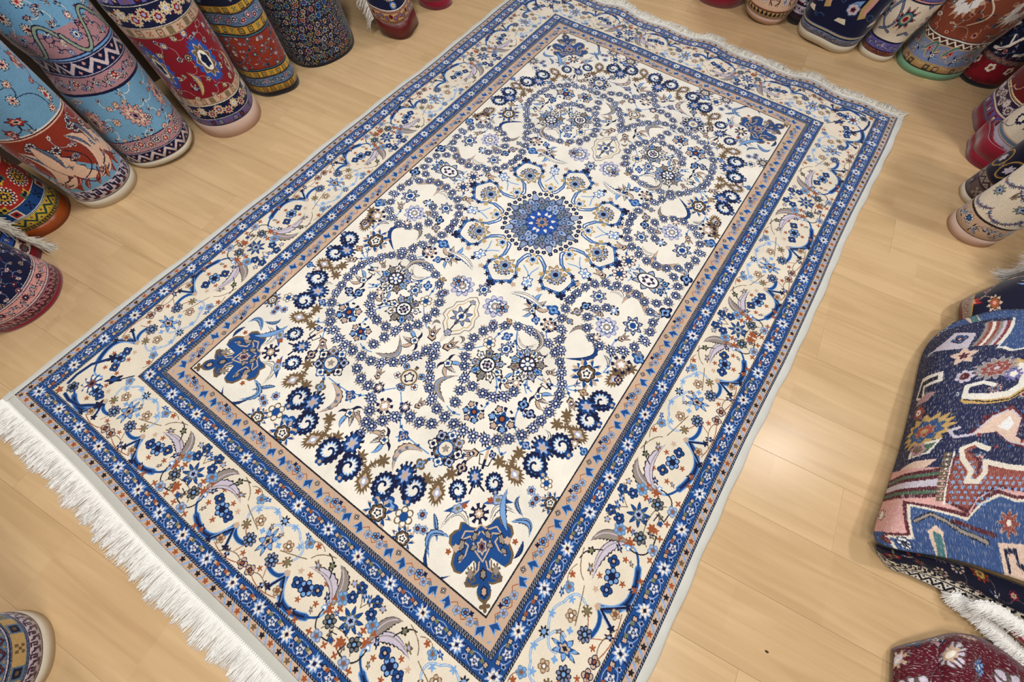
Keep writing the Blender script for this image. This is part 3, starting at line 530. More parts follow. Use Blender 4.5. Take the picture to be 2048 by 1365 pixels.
def band(cv, y, h, sty, g, cols, sd=1):
    W = cv.W; a = cols[0]; b = cols[1] if len(cols) > 1 else a; c = cols[2] if len(cols) > 2 else b; d = cols[3] if len(cols) > 3 else c; y1 = y + h; yc = y + h / 2
    e = cols[4] if len(cols) > 4 else a
    cv.rect(0, y, W, y1, g)
    if sty == 'plain': return
    if sty == 'lines':
        n = len(cols)
        for k, cc in enumerate(cols): cv.rect(0, y + h * k / n, W, y + h * (k + 1) / n, cc)
    if sty == 'boxes':
        n = round(W / (h * 1.15)); p = W / n
        for k in range(n):
            x = (k + .5) * p; q = h * .34
            if k % 3 == 0:
                for i in (-1, 0, 1):
                    for j in (-1, 0, 1):
                        if (i + j) % 2 == 0: cv.rect(x + i * q * .5 - q * .25, yc + j * q * .5 - q * .25, x + i * q * .5 + q * .25, yc + j * q * .5 + q * .25, c)
            else: cv.rect(x - q, yc - q, x + q, yc + q, a); cv.rect(x - q * .7, yc - q * .7, x + q * .7, yc + q * .7, b if k % 2 else d); cv.rect(x - q * .3, yc - q * .3, x + q * .3, yc + q * .3, c)
        cv.rect(0, y, W, y + h * .09, d); cv.rect(0, y1 - h * .09, W, y1, d); cv.rect(0, y + h * .09, W, y + h * .14, a)
    if sty == 'dots':
        n = round(W / (h * .75)); p = W / n
        for k in range(n): cv.radial((k + .5) * p, yc, PI / 2, h * .33, [(1, 'p', 3, .4, a), (.5, 'o', 1, 0, b if k % 2 else a)], 1.2)
    if sty == 'crenel':
        n = round(W / (h * .8)); p = W / n
        for k in range(n):
            x = k * p
            cv.line([(x, y + h * .2), (x + p * .3, y + h * .2), (x + p * .3, yc + h * .1), (x + p * .1, yc + h * .1)], h * .13, a)
            cv.line([(x + p * .5, y1 - h * .15), (x + p * .8, y1 - h * .15), (x + p * .8, yc - h * .1), (x + p * .6, yc - h * .1), (x + p * .6, yc + h * .15)], h * .13, a)
            cv.line([(x + p * .0, yc + h * .3), (x + p * .45, yc - h * .3)], h * .1, a)
            cv.radial(x + p * .35, y + h * .3, 0, h * .12, [(1, 'o', 1, 0, b)])
    if sty == 'zig':
        n = round(W / (h * 1.2)); p = W / n
        P = [(k * p / 2, y + h * (.2 if k % 2 else .8)) for k in range(2 * n + 1)]
        cv.line(P, h * .22, a); cv.line(P, h * .07, b)
        for k in range(n): cv.radial((k + .0) * p, y + h * .25, 0, h * .13, [(1, 's', 4, .4, c)]); cv.radial((k + .5) * p, y1 - h * .25, 0, h * .13, [(1, 's', 4, .4, c)])
    if sty == 'scroll': scroll(cv, y, y1, (a, b, c, d, e), h * 1.6, max(.003, h * .03), sd)
    if sty == 'flora':
        n = round(W / (h * 1.15)); p = W / n
        cv.line([(k * p / 2, yc + (h * .28 if k % 2 else -h * .28)) for k in range(2 * n + 1)], max(.0022, h * .03), e)
        for k in range(2 * n):
            bloom(cv, (k + .5) * p / 2, yc + (h * .1 if k % 2 else -h * .1), h * .30, k * 1.3, (a, b, c, d), (k + sd) % 4 if k % 2 else 1 + sd % 3)
    if sty in ('lines', 'plain'): return
    lw = min(.005, h * .06); cv.rect(0, y, W, y + lw, a); cv.rect(0, y1 - lw, W, y1, a)
def scatter(cv, y0, y1, g, cols, n, rmin, rmax, sd, vine=None, acc=()):
    cv.rect(0, y0, cv.W, y1, g); pts = []
    for k in range(n * 6):
        x, y = rr_(k, sd, 1) * cv.W, y0 + rr_(k, sd, 2) * (y1 - y0); r = rmin + (rmax - rmin) * rr_(k, sd, 3) ** 1.6
        if all(math.hypot(x - q[0], y - q[1]) > (r + q[2]) * 1.12 for q in pts): pts.append((x, y, r))
        if len(pts) >= n: break
    if vine:
        for i, q in enumerate(pts[:-1]):
            o = min((w_ for w_ in pts if w_ is not q), key=lambda w_: math.hypot(w_[0] - q[0], w_[1] - q[1]) + (0 if w_[1] > q[1] else .04))
            m_ = ((q[0] + o[0]) / 2 + (o[1] - q[1]) * .3, (q[1] + o[1]) / 2 - (o[0] - q[0]) * .3); cv.line(bez(q[:2], m_, o[:2], 8), .004, vine)
    for i, (x, y, r) in enumerate(pts):
        c = cols[i % len(cols)]
        if r > rmin * 1.15 and i % 4 == 3: leaf(cv, [(x - r, y - r * .5), (x, y + r * .4), (x + r, y + r * .1)], r * .42, c[0], c[1], c[3], .5, .004)
        bloom(cv, x, y, r, i * 1.7, c, i + sd)
def herati(cv, y0, y1):
    cv.rect(0, y0, cv.W, y1, 'dnavy'); k = 0; y = y0
    while y < y1:
        x = (.03 if (k % 2) else 0)
        while x < cv.W + .03:
            h = rr_(x, y, 5); c = ('cream', 'pink', 'sage', 'tan', 'lblue')[int(h * 5)]
            cv.radial(x, y, h * 6, .021 + .007 * h, [(1, 'p', 8, .25, 'black'), (.85, 'x', 8, .3, c), (.5, 'o', 1, 0, 'dnavy'), (.35, 'o', 1, 0, ('rust', 'royal', 'purple')[int(h * 30) % 3])])
            cv.line(bez((x + .026, y - .02), (x + .036, y + .004), (x + .02, y + .024), 8), .006, 'teal'); cv.line(bez((x + .026, y - .02), (x + .034, y + .004), (x + .02, y + .024), 8), .0026, 'brick')
            for j in range(7):
                a = rr_(x, y, j) * 6.3; rr2 = .024 + .02 * rr_(j, x, y); cv.radial(x + rr2 * math.cos(a), y + rr2 * math.sin(a), a, .0052, [(1, 'p', 4, .4, ('gold', 'crimson', 'sage', 'peri', 'purple', 'teal')[j % 6])])
            x += .066
        y += .052; k += 1
def big(cv, x, y, ang, r, a, b, c, d):
    cv.radial(x, y, ang, r, [(1.06, 's', 15, .32, a), (1, 's', 15, .34, b), (.74, 's', 9, .3, a), (.69, 's', 9, .3, c), (.4, 's', 7, .35, a), (.34, 's', 7, .3, d), (.14, 'o', 1, 0, a)], 1.25)
KN = ('navy', 'peach', 'white', 'maroon', 'navy')
def tex(name, W, H, rows, extra=None, res=.0021, noise=.09):
    cv = Cv(W, H, res, rows[-1][2] if len(rows[-1]) > 2 else 'cream'); y = 0
    for i, rw in enumerate(rows):
        h, sty, g = rw[:3]
        if h <= 0: h = H - y
        if sty == 'scatter': scatter(cv, y, y + h, g, *rw[3:])
        elif sty == 'herati': herati(cv, y, y + h)
        else: band(cv, y, h, sty, g, rw[3], *(rw[4:] or (i,)))
        y += h
    if extra: extra(cv)
    return finish(cv, name + '_design', noise, .3)
# ------------------------------------------------------------------ materials
def new_mat(name):
    m = bpy.data.materials.new(name); m.use_nodes = True; nt = m.node_tree; b = nt.nodes['Principled BSDF']; return m, nt, b
def N(nt, t, **kw):
    n = nt.nodes.new(t)
    for k, v in kw.items(): setattr(n, k, v)
    return n
def pile_mat(name, img, size, sheen=.35, rough=.85, bump=.35, mirror=False, streak=None, val=1.0, sat=1.0, fine=900):
    m, nt, b = new_mat(name); L = nt.links.new
    tc = N(nt, 'ShaderNodeUVMap'); mp = N(nt, 'ShaderNodeMapping'); mp.inputs['Scale'].default_value = (1 / size[0], 1 / size[1], 1)
    L(tc.outputs[0], mp.inputs[0]); ti = N(nt, 'ShaderNodeTexImage', image=img, interpolation='Linear', extension='REPEAT'); L(mp.outputs[0], ti.inputs[0])
    hs = N(nt, 'ShaderNodeHueSaturation'); hs.inputs['Saturation'].default_value = sat; hs.inputs['Value'].default_value = val; L(ti.outputs[0], hs.inputs['Color'])
    nz = N(nt, 'ShaderNodeTexNoise'); nz.inputs['Scale'].default_value = 7; nz.inputs['Detail'].default_value = 3; L(tc.outputs[0], nz.inputs['Vector'])
    mr = N(nt, 'ShaderNodeMapRange'); mr.inputs[1].default_value = .3; mr.inputs[2].default_value = .7; mr.inputs[3].default_value = .90; mr.inputs[4].default_value = 1.08; L(nz.outputs[0], mr.inputs[0])
    mx = N(nt, 'ShaderNodeMix', data_type='RGBA', blend_type='MULTIPLY'); mx.inputs[0].default_value = 1; L(hs.outputs[0], mx.inputs[6]); L(mr.outputs[0], mx.inputs[7]); last = mx.outputs[2]
    if streak:
        m2 = N(nt, 'ShaderNodeMapping'); m2.inputs['Scale'].default_value = streak; L(tc.outputs[0], m2.inputs[0])
        n2 = N(nt, 'ShaderNodeTexNoise'); n2.inputs['Scale'].default_value = 1; n2.inputs['Detail'].default_value = 2; L(m2.outputs[0], n2.inputs['Vector'])
        r2 = N(nt, 'ShaderNodeMapRange'); r2.inputs[1].default_value = .57; r2.inputs[2].default_value = .70; r2.inputs[3].default_value = 0; r2.inputs[4].default_value = .5; L(n2.outputs[0], r2.inputs[0])
        m3 = N(nt, 'ShaderNodeMix', data_type='RGBA'); L(r2.outputs[0], m3.inputs[0]); L(last, m3.inputs[6]); m3.inputs[7].default_value = (.75, .77, .8, 1); last = m3.outputs[2]
    L(last, b.inputs['Base Color']); b.inputs['Roughness'].default_value = rough; b.inputs['Specular IOR Level'].default_value = .25
    b.inputs['Sheen Weight'].default_value = sheen; b.inputs['Sheen Roughness'].default_value = .3; b.inputs['Sheen Tint'].default_value = (.93, .97, 1, 1)
    f = N(nt, 'ShaderNodeTexNoise'); f.inputs['Scale'].default_value = fine; f.inputs['Detail'].default_value = 1; L(tc.outputs[0], f.inputs['Vector'])
    bw = N(nt, 'ShaderNodeRGBToBW'); L(ti.outputs[0], bw.inputs[0])
    ad = N(nt, 'ShaderNodeMath', operation='MULTIPLY_ADD'); L(bw.outputs[0], ad.inputs[0]); ad.inputs[1].default_value = .6; L(f.outputs[0], ad.inputs[2])
    bp = N(nt, 'ShaderNodeBump'); bp.inputs['Strength'].default_value = bump; bp.inputs['Distance'].default_value = .0025; L(ad.outputs[0], bp.inputs['Height']); L(bp.outputs[0], b.inputs['Normal'])
    return m
def cloth_mat(name, col, rough=.9, sheen=.3, scale=400, var=.12, stripes=None, spec=.2):
    m, nt, b = new_mat(name); L = nt.links.new; tc = N(nt, 'ShaderNodeTexCoord')
    nz = N(nt, 'ShaderNodeTexNoise'); nz.inputs['Scale'].default_value = 14; nz.inputs['Detail'].default_value = 5; L(tc.outputs['Object'], nz.inputs['Vector'])
    cr = N(nt, 'ShaderNodeMix', data_type='RGBA'); c = [(v / 255) ** 2.2 for v in col]
    cr.inputs[6].default_value = (*[v * (1 - var) for v in c], 1); cr.inputs[7].default_value = (*[min(1, v * (1 + var)) for v in c], 1); L(nz.outputs[0], cr.inputs[0]); L(cr.outputs[2], b.inputs['Base Color'])
    b.inputs['Roughness'].default_value = rough; b.inputs['Sheen Weight'].default_value = sheen; b.inputs['Specular IOR Level'].default_value = spec
    f = N(nt, 'ShaderNodeTexNoise'); f.inputs['Scale'].default_value = scale; L(tc.outputs['Object'], f.inputs['Vector'])
    bp = N(nt, 'ShaderNodeBump'); bp.inputs['Strength'].default_value = .35; bp.inputs['Distance'].default_value = .002; L(f.outputs[0], bp.inputs['Height']); L(bp.outputs[0], b.inputs['Normal'])
    return m
M_white = cloth_mat('white_cotton', (250, 249, 246), .7, .1, var=.02); M_kil = cloth_mat('cream_flatweave', (208, 198, 178), .95, .0, 500, .1)
M_edge = cloth_mat('grey_selvedge', (206, 206, 200), .9, .2, 700); M_pinkkil = cloth_mat('pink_flatweave', (200, 170, 154), .95, .0, 500, .1)
M_crim = cloth_mat('crimson_wool', (128, 12, 40), .95, .5, 300); M_leather = cloth_mat('orange_leather', (150, 70, 28), .3, 0, 60, .3, spec=.5)
M_dbrown = cloth_mat('dark_brown_wool', (62, 46, 38), .95, .5, 300); M_mint = cloth_mat('green_binding', (112, 160, 124), .9, .3, 500)
M_black = cloth_mat('black_binding', (30, 28, 30), .9, .3, 500); M_bkcotton = cloth_mat('off_white_cotton', (240, 236, 224), .9, .2)
# ------------------------------------------------------------------ floor: laminate boards laid at a slight angle to the carpet
def floor_mat():
    m, nt, b = new_mat('maple_laminate'); L = nt.links.new
    tc = N(nt, 'ShaderNodeTexCoord'); oi = N(nt, 'ShaderNodeObjectInfo')
    cb = N(nt, 'ShaderNodeCombineXYZ'); ml = N(nt, 'ShaderNodeMath', operation='MULTIPLY'); ml.inputs[1].default_value = 37.0; L(oi.outputs['Random'], ml.inputs[0]); L(ml.outputs[0], cb.inputs[0]); L(ml.outputs[0], cb.inputs[1])
    va = N(nt, 'ShaderNodeVectorMath', operation='ADD'); L(tc.outputs['Object'], va.inputs[0]); L(cb.outputs[0], va.inputs[1])
    # three staggered strips printed on each board
    br = N(nt, 'ShaderNodeTexBrick'); br.offset = .37; br.offset_frequency = 1; br.inputs['Scale'].default_value = 1; br.inputs['Brick Width'].default_value = .43; br.inputs['Row Height'].default_value = .0695; br.inputs['Mortar Size'].default_value = 0
    br.inputs['Color1'].default_value = (0, 0, 0, 1); br.inputs['Color2'].default_value = (1, 1, 1, 1); br.inputs['Bias'].default_value = 0
    sh = N(nt, 'ShaderNodeVectorMath', operation='ADD'); cb2 = N(nt, 'ShaderNodeCombineXYZ'); L(ml.outputs[0], cb2.inputs[0]); cb2.inputs[1].default_value = .104; L(tc.outputs['Object'], sh.inputs[0]); L(cb2.outputs[0], sh.inputs[1]); L(sh.outputs[0], br.inputs['Vector'])
    mp = N(nt, 'ShaderNodeMapping'); mp.inputs['Scale'].default_value = (1.3, 17, 1); L(va.outputs[0], mp.inputs[0])
    g = N(nt, 'ShaderNodeTexNoise'); g.inputs['Scale'].default_value = 1.6; g.inputs['Detail'].default_value = 5; g.inputs['Roughness'].default_value = .5; g.inputs['Distortion'].default_value = .9; L(mp.outputs[0], g.inputs['Vector'])
    g2 = N(nt, 'ShaderNodeTexNoise'); g2.inputs['Scale'].default_value = 3.0; g2.inputs['Detail'].default_value = 3; L(va.outputs[0], g2.inputs['Vector'])
    m1 = N(nt, 'ShaderNodeMath', operation='MULTIPLY_ADD'); L(br.outputs[0], m1.inputs[0]); m1.inputs[1].default_value = .2; L(g.outputs[0], m1.inputs[2])
    m2 = N(nt, 'ShaderNodeMath', operation='MULTIPLY_ADD'); L(g2.outputs[0], m2.inputs[0]); m2.inputs[1].default_value = .3; L(m1.outputs[0], m2.inputs[2])
    cr = N(nt, 'ShaderNodeValToRGB'); cr.color_ramp.elements[0].position = .2; cr.color_ramp.elements[0].color = (.455, .292, .140, 1); cr.color_ramp.elements[1].position = 1.2; cr.color_ramp.elements[1].color = (.67, .465, .255, 1)
    L(m2.outputs[0], cr.inputs[0]); L(cr.outputs[0], b.inputs['Base Color'])
    rr = N(nt, 'ShaderNodeMapRange'); rr.inputs[3].default_value = .23; rr.inputs[4].default_value = .32; L(g.outputs[0], rr.inputs[0]); L(rr.outputs[0], b.inputs['Roughness']); b.inputs['Specular IOR Level'].default_value = .4
    bp = N(nt, 'ShaderNodeBump'); bp.inputs['Strength'].default_value = .08; bp.inputs['Distance'].default_value = .001; L(g.outputs[0], bp.inputs['Height']); L(bp.outputs[0], b.inputs['Normal'])
    return m
M_floor = floor_mat()
BW, BL, BA = .208, 1.285, math.radians(7)
def build_floor():
    V = [(-3.6, -3.2, -.012), (3.2, -3.2, -.012), (3.2, 3.6, -.012), (-3.6, 3.6, -.012)]
    base = mesh_obj('floor', V, [(0, 1, 2, 3)], cloth_mat('underlay', (120, 84, 50)), smooth=False); base['kind'] = 'structure'
    g = .00025; c = .0006; x1, y1 = BL / 2 - g, BW / 2 - g
    Vb = [(-x1, -y1, -.012), (x1, -y1, -.012), (x1, y1, -.012), (-x1, y1, -.012), (-x1, -y1, -c * .5), (x1, -y1, -c * .5), (x1, y1, -c * .5), (-x1, y1, -c * .5), (-x1 + c, -y1 + c, 0), (x1 - c, -y1 + c, 0), (x1 - c, y1 - c, 0), (-x1 + c, y1 - c, 0)]
    Fb = [(0, 1, 5, 4), (1, 2, 6, 5), (2, 3, 7, 6), (3, 0, 4, 7), (4, 5, 9, 8), (5, 6, 10, 9), (6, 7, 11, 10), (7, 4, 8, 11), (8, 9, 10, 11)]
    me = None; ca, sa = math.cos(BA), math.sin(BA)
    for j in range(-19, 21):
        for i in range(-4, 5):
            u = i * BL + (.23 + .41 * (j % 3) + .17 * (j % 2)) - .12; v = .0 + (j + .5) * BW - .878
            x, y = u * ca - v * sa, u * sa + v * ca
            if not (-3.1 < x < 2.7 and -2.9 < y < 3.1): continue
            if me is None: o = mesh_obj('plank', Vb, Fb, M_floor, smooth=False); me = o.data
            else: o = bpy.data.objects.new('plank', me); COL.objects.link(o)
            o.parent = base; o.location = (x, y, 0); o.rotation_euler = (0, 0, BA)
build_floor()
M_wall = cloth_mat('shade_toned_plaster', (104, 92, 82), .9, 0, 80, .03)  # plaster colour darkened to put shade into the gaps behind the left rolls
for nm, P in (('wall_left', ((-2.12, -3, 0), (-2.12, 3.2, 0))), ('wall_back', ((-2.12, 2.6, 0), (2.75, 2.6, 0))), ('wall_right', ((2.75, -3, 0), (2.75, 3.2, 0)))):
    (ax, ay, _), (bx, by, _) = P; nx, ny = (by - ay), -(bx - ax); l = math.hypot(nx, ny); nx, ny = nx / l * .1, ny / l * .1
    if nm == 'wall_left': nx, ny = -.1, 0
    if nm == 'wall_back': nx, ny = 0, .1
    if nm == 'wall_right': nx, ny = .1, 0
    V = [(ax, ay, 0), (bx, by, 0), (bx, by, 2.95), (ax, ay, 2.95), (ax + nx, ay + ny, 0), (bx + nx, by + ny, 0), (bx + nx, by + ny, 2.95), (ax + nx, ay + ny, 2.95)]
    mesh_obj(nm, V, [(0, 1, 2, 3), (4, 5, 6, 7), (0, 1, 5, 4), (1, 2, 6, 5), (2, 3, 7, 6), (3, 0, 4, 7)], M_wall, smooth=False)['kind'] = 'structure'
# ------------------------------------------------------------------ the main carpet
TH = .009
def wave(u, v):
    z = .0022 * math.sin(u * 9 + 1) * math.sin(v * 6) + .0015
    if v < -1.3: z += (.012 * max(0, math.sin(u * 11 + .6)) + .006 * math.sin(u * 23)) * min(1, (-1.3 - v) / .34)
    if abs(u) > .95: z += .002 * math.sin(v * 13 + u)
    return max(0.0, z)
def rp(u, v, z=0):                      # u across, v lengthwise (positive towards the near end)
    y = -v + .036 * (1 - (v / 1.235) ** 2); e = 0
    if abs(u) > 1.0: e = .004 * math.sin(v * 5.1 + u * 2)
    return (u + e, y + (.0035 * math.sin(u * 7) if abs(v) > 1.5 else 0), z + wave(u, v))
def grid(us, vs, zf, fold=None):
    V = []; UV = []
    for v in vs:
        for u in us: V.append(rp(u, v, zf(u, v))); UV.append((abs(u), abs(v)))
    n = len(us); F = [(j * n + i, j * n + i + 1, (j + 1) * n + i + 1, (j + 1) * n + i) for j in range(len(vs) - 1) for i in range(n - 1)]
    return V, F, UV
def strands(name, roots, dirs, lens, m, parent, rad=.0012, seg=4, curl=.25, lift=.004, droop=None, sides=3, jitter=.18, sag=0.0):
    V = []; F = []
    for k in range(len(roots)):
        p = np.array(roots[k], float); d = np.array(dirs[k], float); L = lens[k] * (1 + jitter * (random.random() - .5) * 2)
        d += np.array([random.gauss(0, curl), random.gauss(0, curl), 0]) * .5; d /= np.linalg.norm(d) + 1e-9
        side = np.cross(d, (0, 0, 1)); side /= np.linalg.norm(side) + 1e-9; up = np.cross(side, d)
        bend = random.gauss(0, curl); b0 = len(V); q = p.copy(); z0 = random.random() * lift
        for s in range(seg + 1):
            t = s / seg; w = rad * (1 - .5 * t) * (.7 + .6 * random.random() if 0 < s else 1)
            q = p + d * L * t + side * bend * L * t * t * .5 + np.array([0, 0, z0 * math.sin(PI * min(1, t * 1.1)) - sag * t * t])
            if q[2] < w: q[2] = w
            for a in range(sides): V.append(tuple(q + side * w * math.cos(a * 2 * PI / sides) + up * w * math.sin(a * 2 * PI / sides)))
        for s in range(seg):
            for a in range(sides):
                a2 = (a + 1) % sides; F.append((b0 + s * sides + a, b0 + s * sides + a2, b0 + (s + 1) * sides + a2, b0 + (s + 1) * sides + a))
    o = mesh_obj(name, V, F, m, parent, smooth=True, kind='stuff'); return o
def build_main():
    img = weave_main(); M = pile_mat('main_pile', img, (QW, QH), sheen=SHEEN, rough=.8, bump=.45)
    R0 = empty('area_rug', (0, 0, 0), 'large cream and blue floral carpet with round medallion lying flat on the floor', 'carpet')
    ext = 1.062; ev = 1.616
    us = [0]; vs = [0]
    us = sorted(set([round(x, 4) for x in np.linspace(-ext, ext, 87)] + [0.0])); vs = sorted(set([round(x, 4) for x in np.linspace(-ev, ev, 121)] + [0.0]))
    zf = lambda u, v: TH - (.003 if abs(u) > ext - .004 else 0)
    V, F, UV = grid(us, vs, zf); mesh_obj('pile', V, F, M, R0, uv=UV)
    for s in (1, -1):   # selvedges
        W_ = [ext, ext + .002, ext + .022, ext + .027, ext + .028]; Z = [TH - .002, TH - .0015, TH - .002, .003, -.001]
        V = []; vv = np.linspace(-1.645, 1.645, 130)
        for v in vv:
            for a, z in zip(W_, Z):
                p = rp(s * (a + .0022 * math.sin(v * 31) * (a > ext + .01)), v, 0); V.append((p[0], p[1], max(0.0005, p[2] + z)))
        n = len(W_); F = [(j * n + i, j * n + i + 1, (j + 1) * n + i + 1, (j + 1) * n + i) for j in range(len(vv) - 1) for i in range(n - 1)]
        mesh_obj('selvedge', V, F, M_edge, R0)
    for s in (1, -1):   # flat woven ends, stitching and fringes
        W_ = [ev, ev + .003, ev + .028, ev + .030]; Z = [TH - .001, TH - .003, .0045, .0005]; uu = np.linspace(-ext - .026, ext + .026, 130); V = []
        for u in uu:
            for a, z in zip(W_, Z): p = rp(u, s * a, 0); V.append((p[0], p[1], p[2] + z))
        n = 4; F = [(j * n + i, j * n + i + 1, (j + 1) * n + i + 1, (j + 1) * n + i) for j in range(len(uu) - 1) for i in range(n - 1)]
        mesh_obj('kilim_end', V, F, M_edge, R0)
        V = []; F = []
        for k in range(300):
            u = -ext - .02 + k * (2 * ext + .04) / 299; p = rp(u, s * (ev + .0275), .0046); b = len(V)
            for dx, dy, dz in ((-.0018, -.003, 0), (.0018, -.003, 0), (.0018, .003, 0), (-.0018, .003, 0), (0, -.002, .0022), (0, .002, .0022)): V.append((p[0] + dx, p[1] + dy, p[2] + dz))
            F += [(b, b + 1, b + 4), (b + 1, b + 2, b + 5, b + 4), (b + 2, b + 3, b + 5), (b + 3, b, b + 4, b + 5)]
        mesh_obj('stitching', V, F, M_white, R0, kind='stuff')
        n = 4600 if s > 0 else 3400; ro = []; di = []; le = []
        for k in range(n):
            u = -ext - .022 + (2 * ext + .044) * (k + random.random()) / n; p = rp(u, s * (ev + .0285), 0); ro.append((p[0], p[1], p[2] + .003))
            cl = .05 * math.sin(u * 37) + .06 * math.sin(u * 91) + .07 * math.sin(u * 171)
            if s > 0: di.append((-.10 + cl, -1, -.02)); le.append(.074 * (1 + .05 * math.sin(u * 29) + .05 * math.sin(u * 71)))
            else: di.append((.1 + cl * 2.4, 1, -.02)); le.append(.052 * (1 + .22 * math.sin(u * 33) + .15 * math.sin(u * 83)))
        strands('fringe', ro, di, le, M_white if s > 0 else M_bkcotton, R0, rad=.0014, curl=.07 if s > 0 else .4, lift=.005 if s > 0 else .014)
SHEEN = .8
build_main()
# ------------------------------------------------------------------ rolled carpets standing on end along the walls
def prof(tab, z):
    for i in range(len(tab) - 1):
        if z <= tab[i + 1][0]:
            t = (z - tab[i][0]) / (tab[i + 1][0] - tab[i][0]); t = t * t * (3 - 2 * t); return tab[i][1] + (tab[i + 1][1] - tab[i][1]) * t
    return tab[-1][1]
def roll(name, label, c, ab, lean, H, mat, end=None, kil=.06, rot=0, face=0, flare=((0, 1), (2, 1)), dents=(), lobes=(.02, .015, 1.0), pw=2.0, base_dip=None, tilt=None, offs=0.0, turns=2.3, fr=None, cat='rolled carpet', seam=2.6, group=None, endname='kilim_end', step=.03, zwob=.0):
    """a rolled or folded carpet on end: a wound sheet; the wool body above and its end strip at the floor are separate parts"""
    o = empty(name, (c[0], c[1], 0), label, cat, group)
    nt = int(60 * turns); th = [seam + 2 * PI * k / 60 for k in range(nt + 1)]       # winds inwards from the seam
    ca, sa = math.cos(rot), math.sin(rot)
    rg = random.Random(int(c[0] * 977 + c[1] * 3571)); dents = tuple(dents) + tuple((rg.uniform(.03, .6), face + rg.uniform(-1.5, 1.5), rg.uniform(-.05, .075), rg.uniform(.04, .14), rg.uniform(.25, .6)) for _ in range(7))
    def P(i, z):
        t = th[i]; w = (t - seam) / (2 * PI); q = 1 - .085 * w - .06 * max(0, w - 1)
        r = q * prof(flare, z) * (1 + lobes[0] * math.sin(2 * t + lobes[2] + z * 2.1) + lobes[1] * math.sin(3 * t + lobes[2] * 2 - z * 3.3) + lobes[1] * .6 * math.sin(5 * t + z * 7))
        for (dz, dt, dep, sz, st) in dents:
            da = (t - dt + PI) % (2 * PI) - PI; r -= dep * math.exp(-((z - dz) / sz) ** 2 - (da / st) ** 2)
        cx, sy = math.cos(t - rot), math.sin(t - rot); k = (abs(cx) ** pw + abs(sy) ** pw) ** (-1 / pw)
        X, Y = ab[0] * r * k * cx, ab[1] * r * k * sy
        zz = z
        if base_dip: zz = z + base_dip[1] * (.5 + .5 * math.cos(t - base_dip[0])) * math.exp(-z / .25)
        if zwob: zz += zwob * (1 + math.sin(3 * t + 1.1)) * math.exp(-z / .15)
        return (c[0] + X * ca - Y * sa + lean[0] * z, c[1] + X * sa + Y * ca + lean[1] * z, zz + .0006)
    # arc length for the design, zero at the side facing the room
    arc = [0.0]
    for i in range(1, nt + 1):
        a, b = P(i - 1, .2), P(i, .2); arc.append(arc[-1] + math.hypot(a[0] - b[0], a[1] - b[1]))
    i0 = min(range(61), key=lambda i: abs(((th[i] - face + PI) % (2 * PI)) - PI)); a0 = arc[i0]
    def sheet(nm, z0, z1, m, thick):
        nz = max(2, int((z1 - z0) / step) + 1); zs = [z0 + (z1 - z0) * k / (nz - 1) for k in range(nz)]; V = []; UV = []
        for z in zs:
            for i in range(nt + 1): V.append(P(i, z)); UV.append((arc[i] - a0 + offs, z - kil))
        n = nt + 1; F = [(j * n + i, j * n + i + 1, (j + 1) * n + i + 1, (j + 1) * n + i) for j in range(nz - 1) for i in range(n - 1)]
        mesh_obj(nm, V, F, m, o, uv=UV, solid=thick)
    sheet('pile', kil, H, mat, .010)
    if end is not None and kil > 0: sheet(endname, 0, kil, end, .006)
    if fr:   # fringe running up the seam edge: (z0, z1, angle, length, material, dir)
        z0, z1, fa, ln, fm, fd, cnt = fr; ro = []; di = []; le = []
        i = min(range(61), key=lambda i: abs(((th[i] - fa + PI) % (2 * PI)) - PI))
        for k in range(cnt):
            z = z0 + (z1 - z0) * (k + random.random()) / cnt; p = P(i, z); nx, ny = math.cos(th[i]), math.sin(th[i])
            ro.append((p[0] + nx * .004, p[1] + ny * .004, p[2])); di.append((fd[0] + nx * .35, fd[1] + ny * .35, fd[2])); le.append(ln * (1 + .2 * math.sin(z * 40)))
        strands('fringe', ro, di, le, fm, o, rad=.0016, curl=.35, lift=.006, sag=.01)
    return o
K_ = .62
def rollmat(nm, rows, extra=None, W=1.0, H=1.3, ks=None, **kw):
    k = ks or K_; return pile_mat(nm, tex(nm, W, H, rows, extra), (W * k, H * k), **kw)
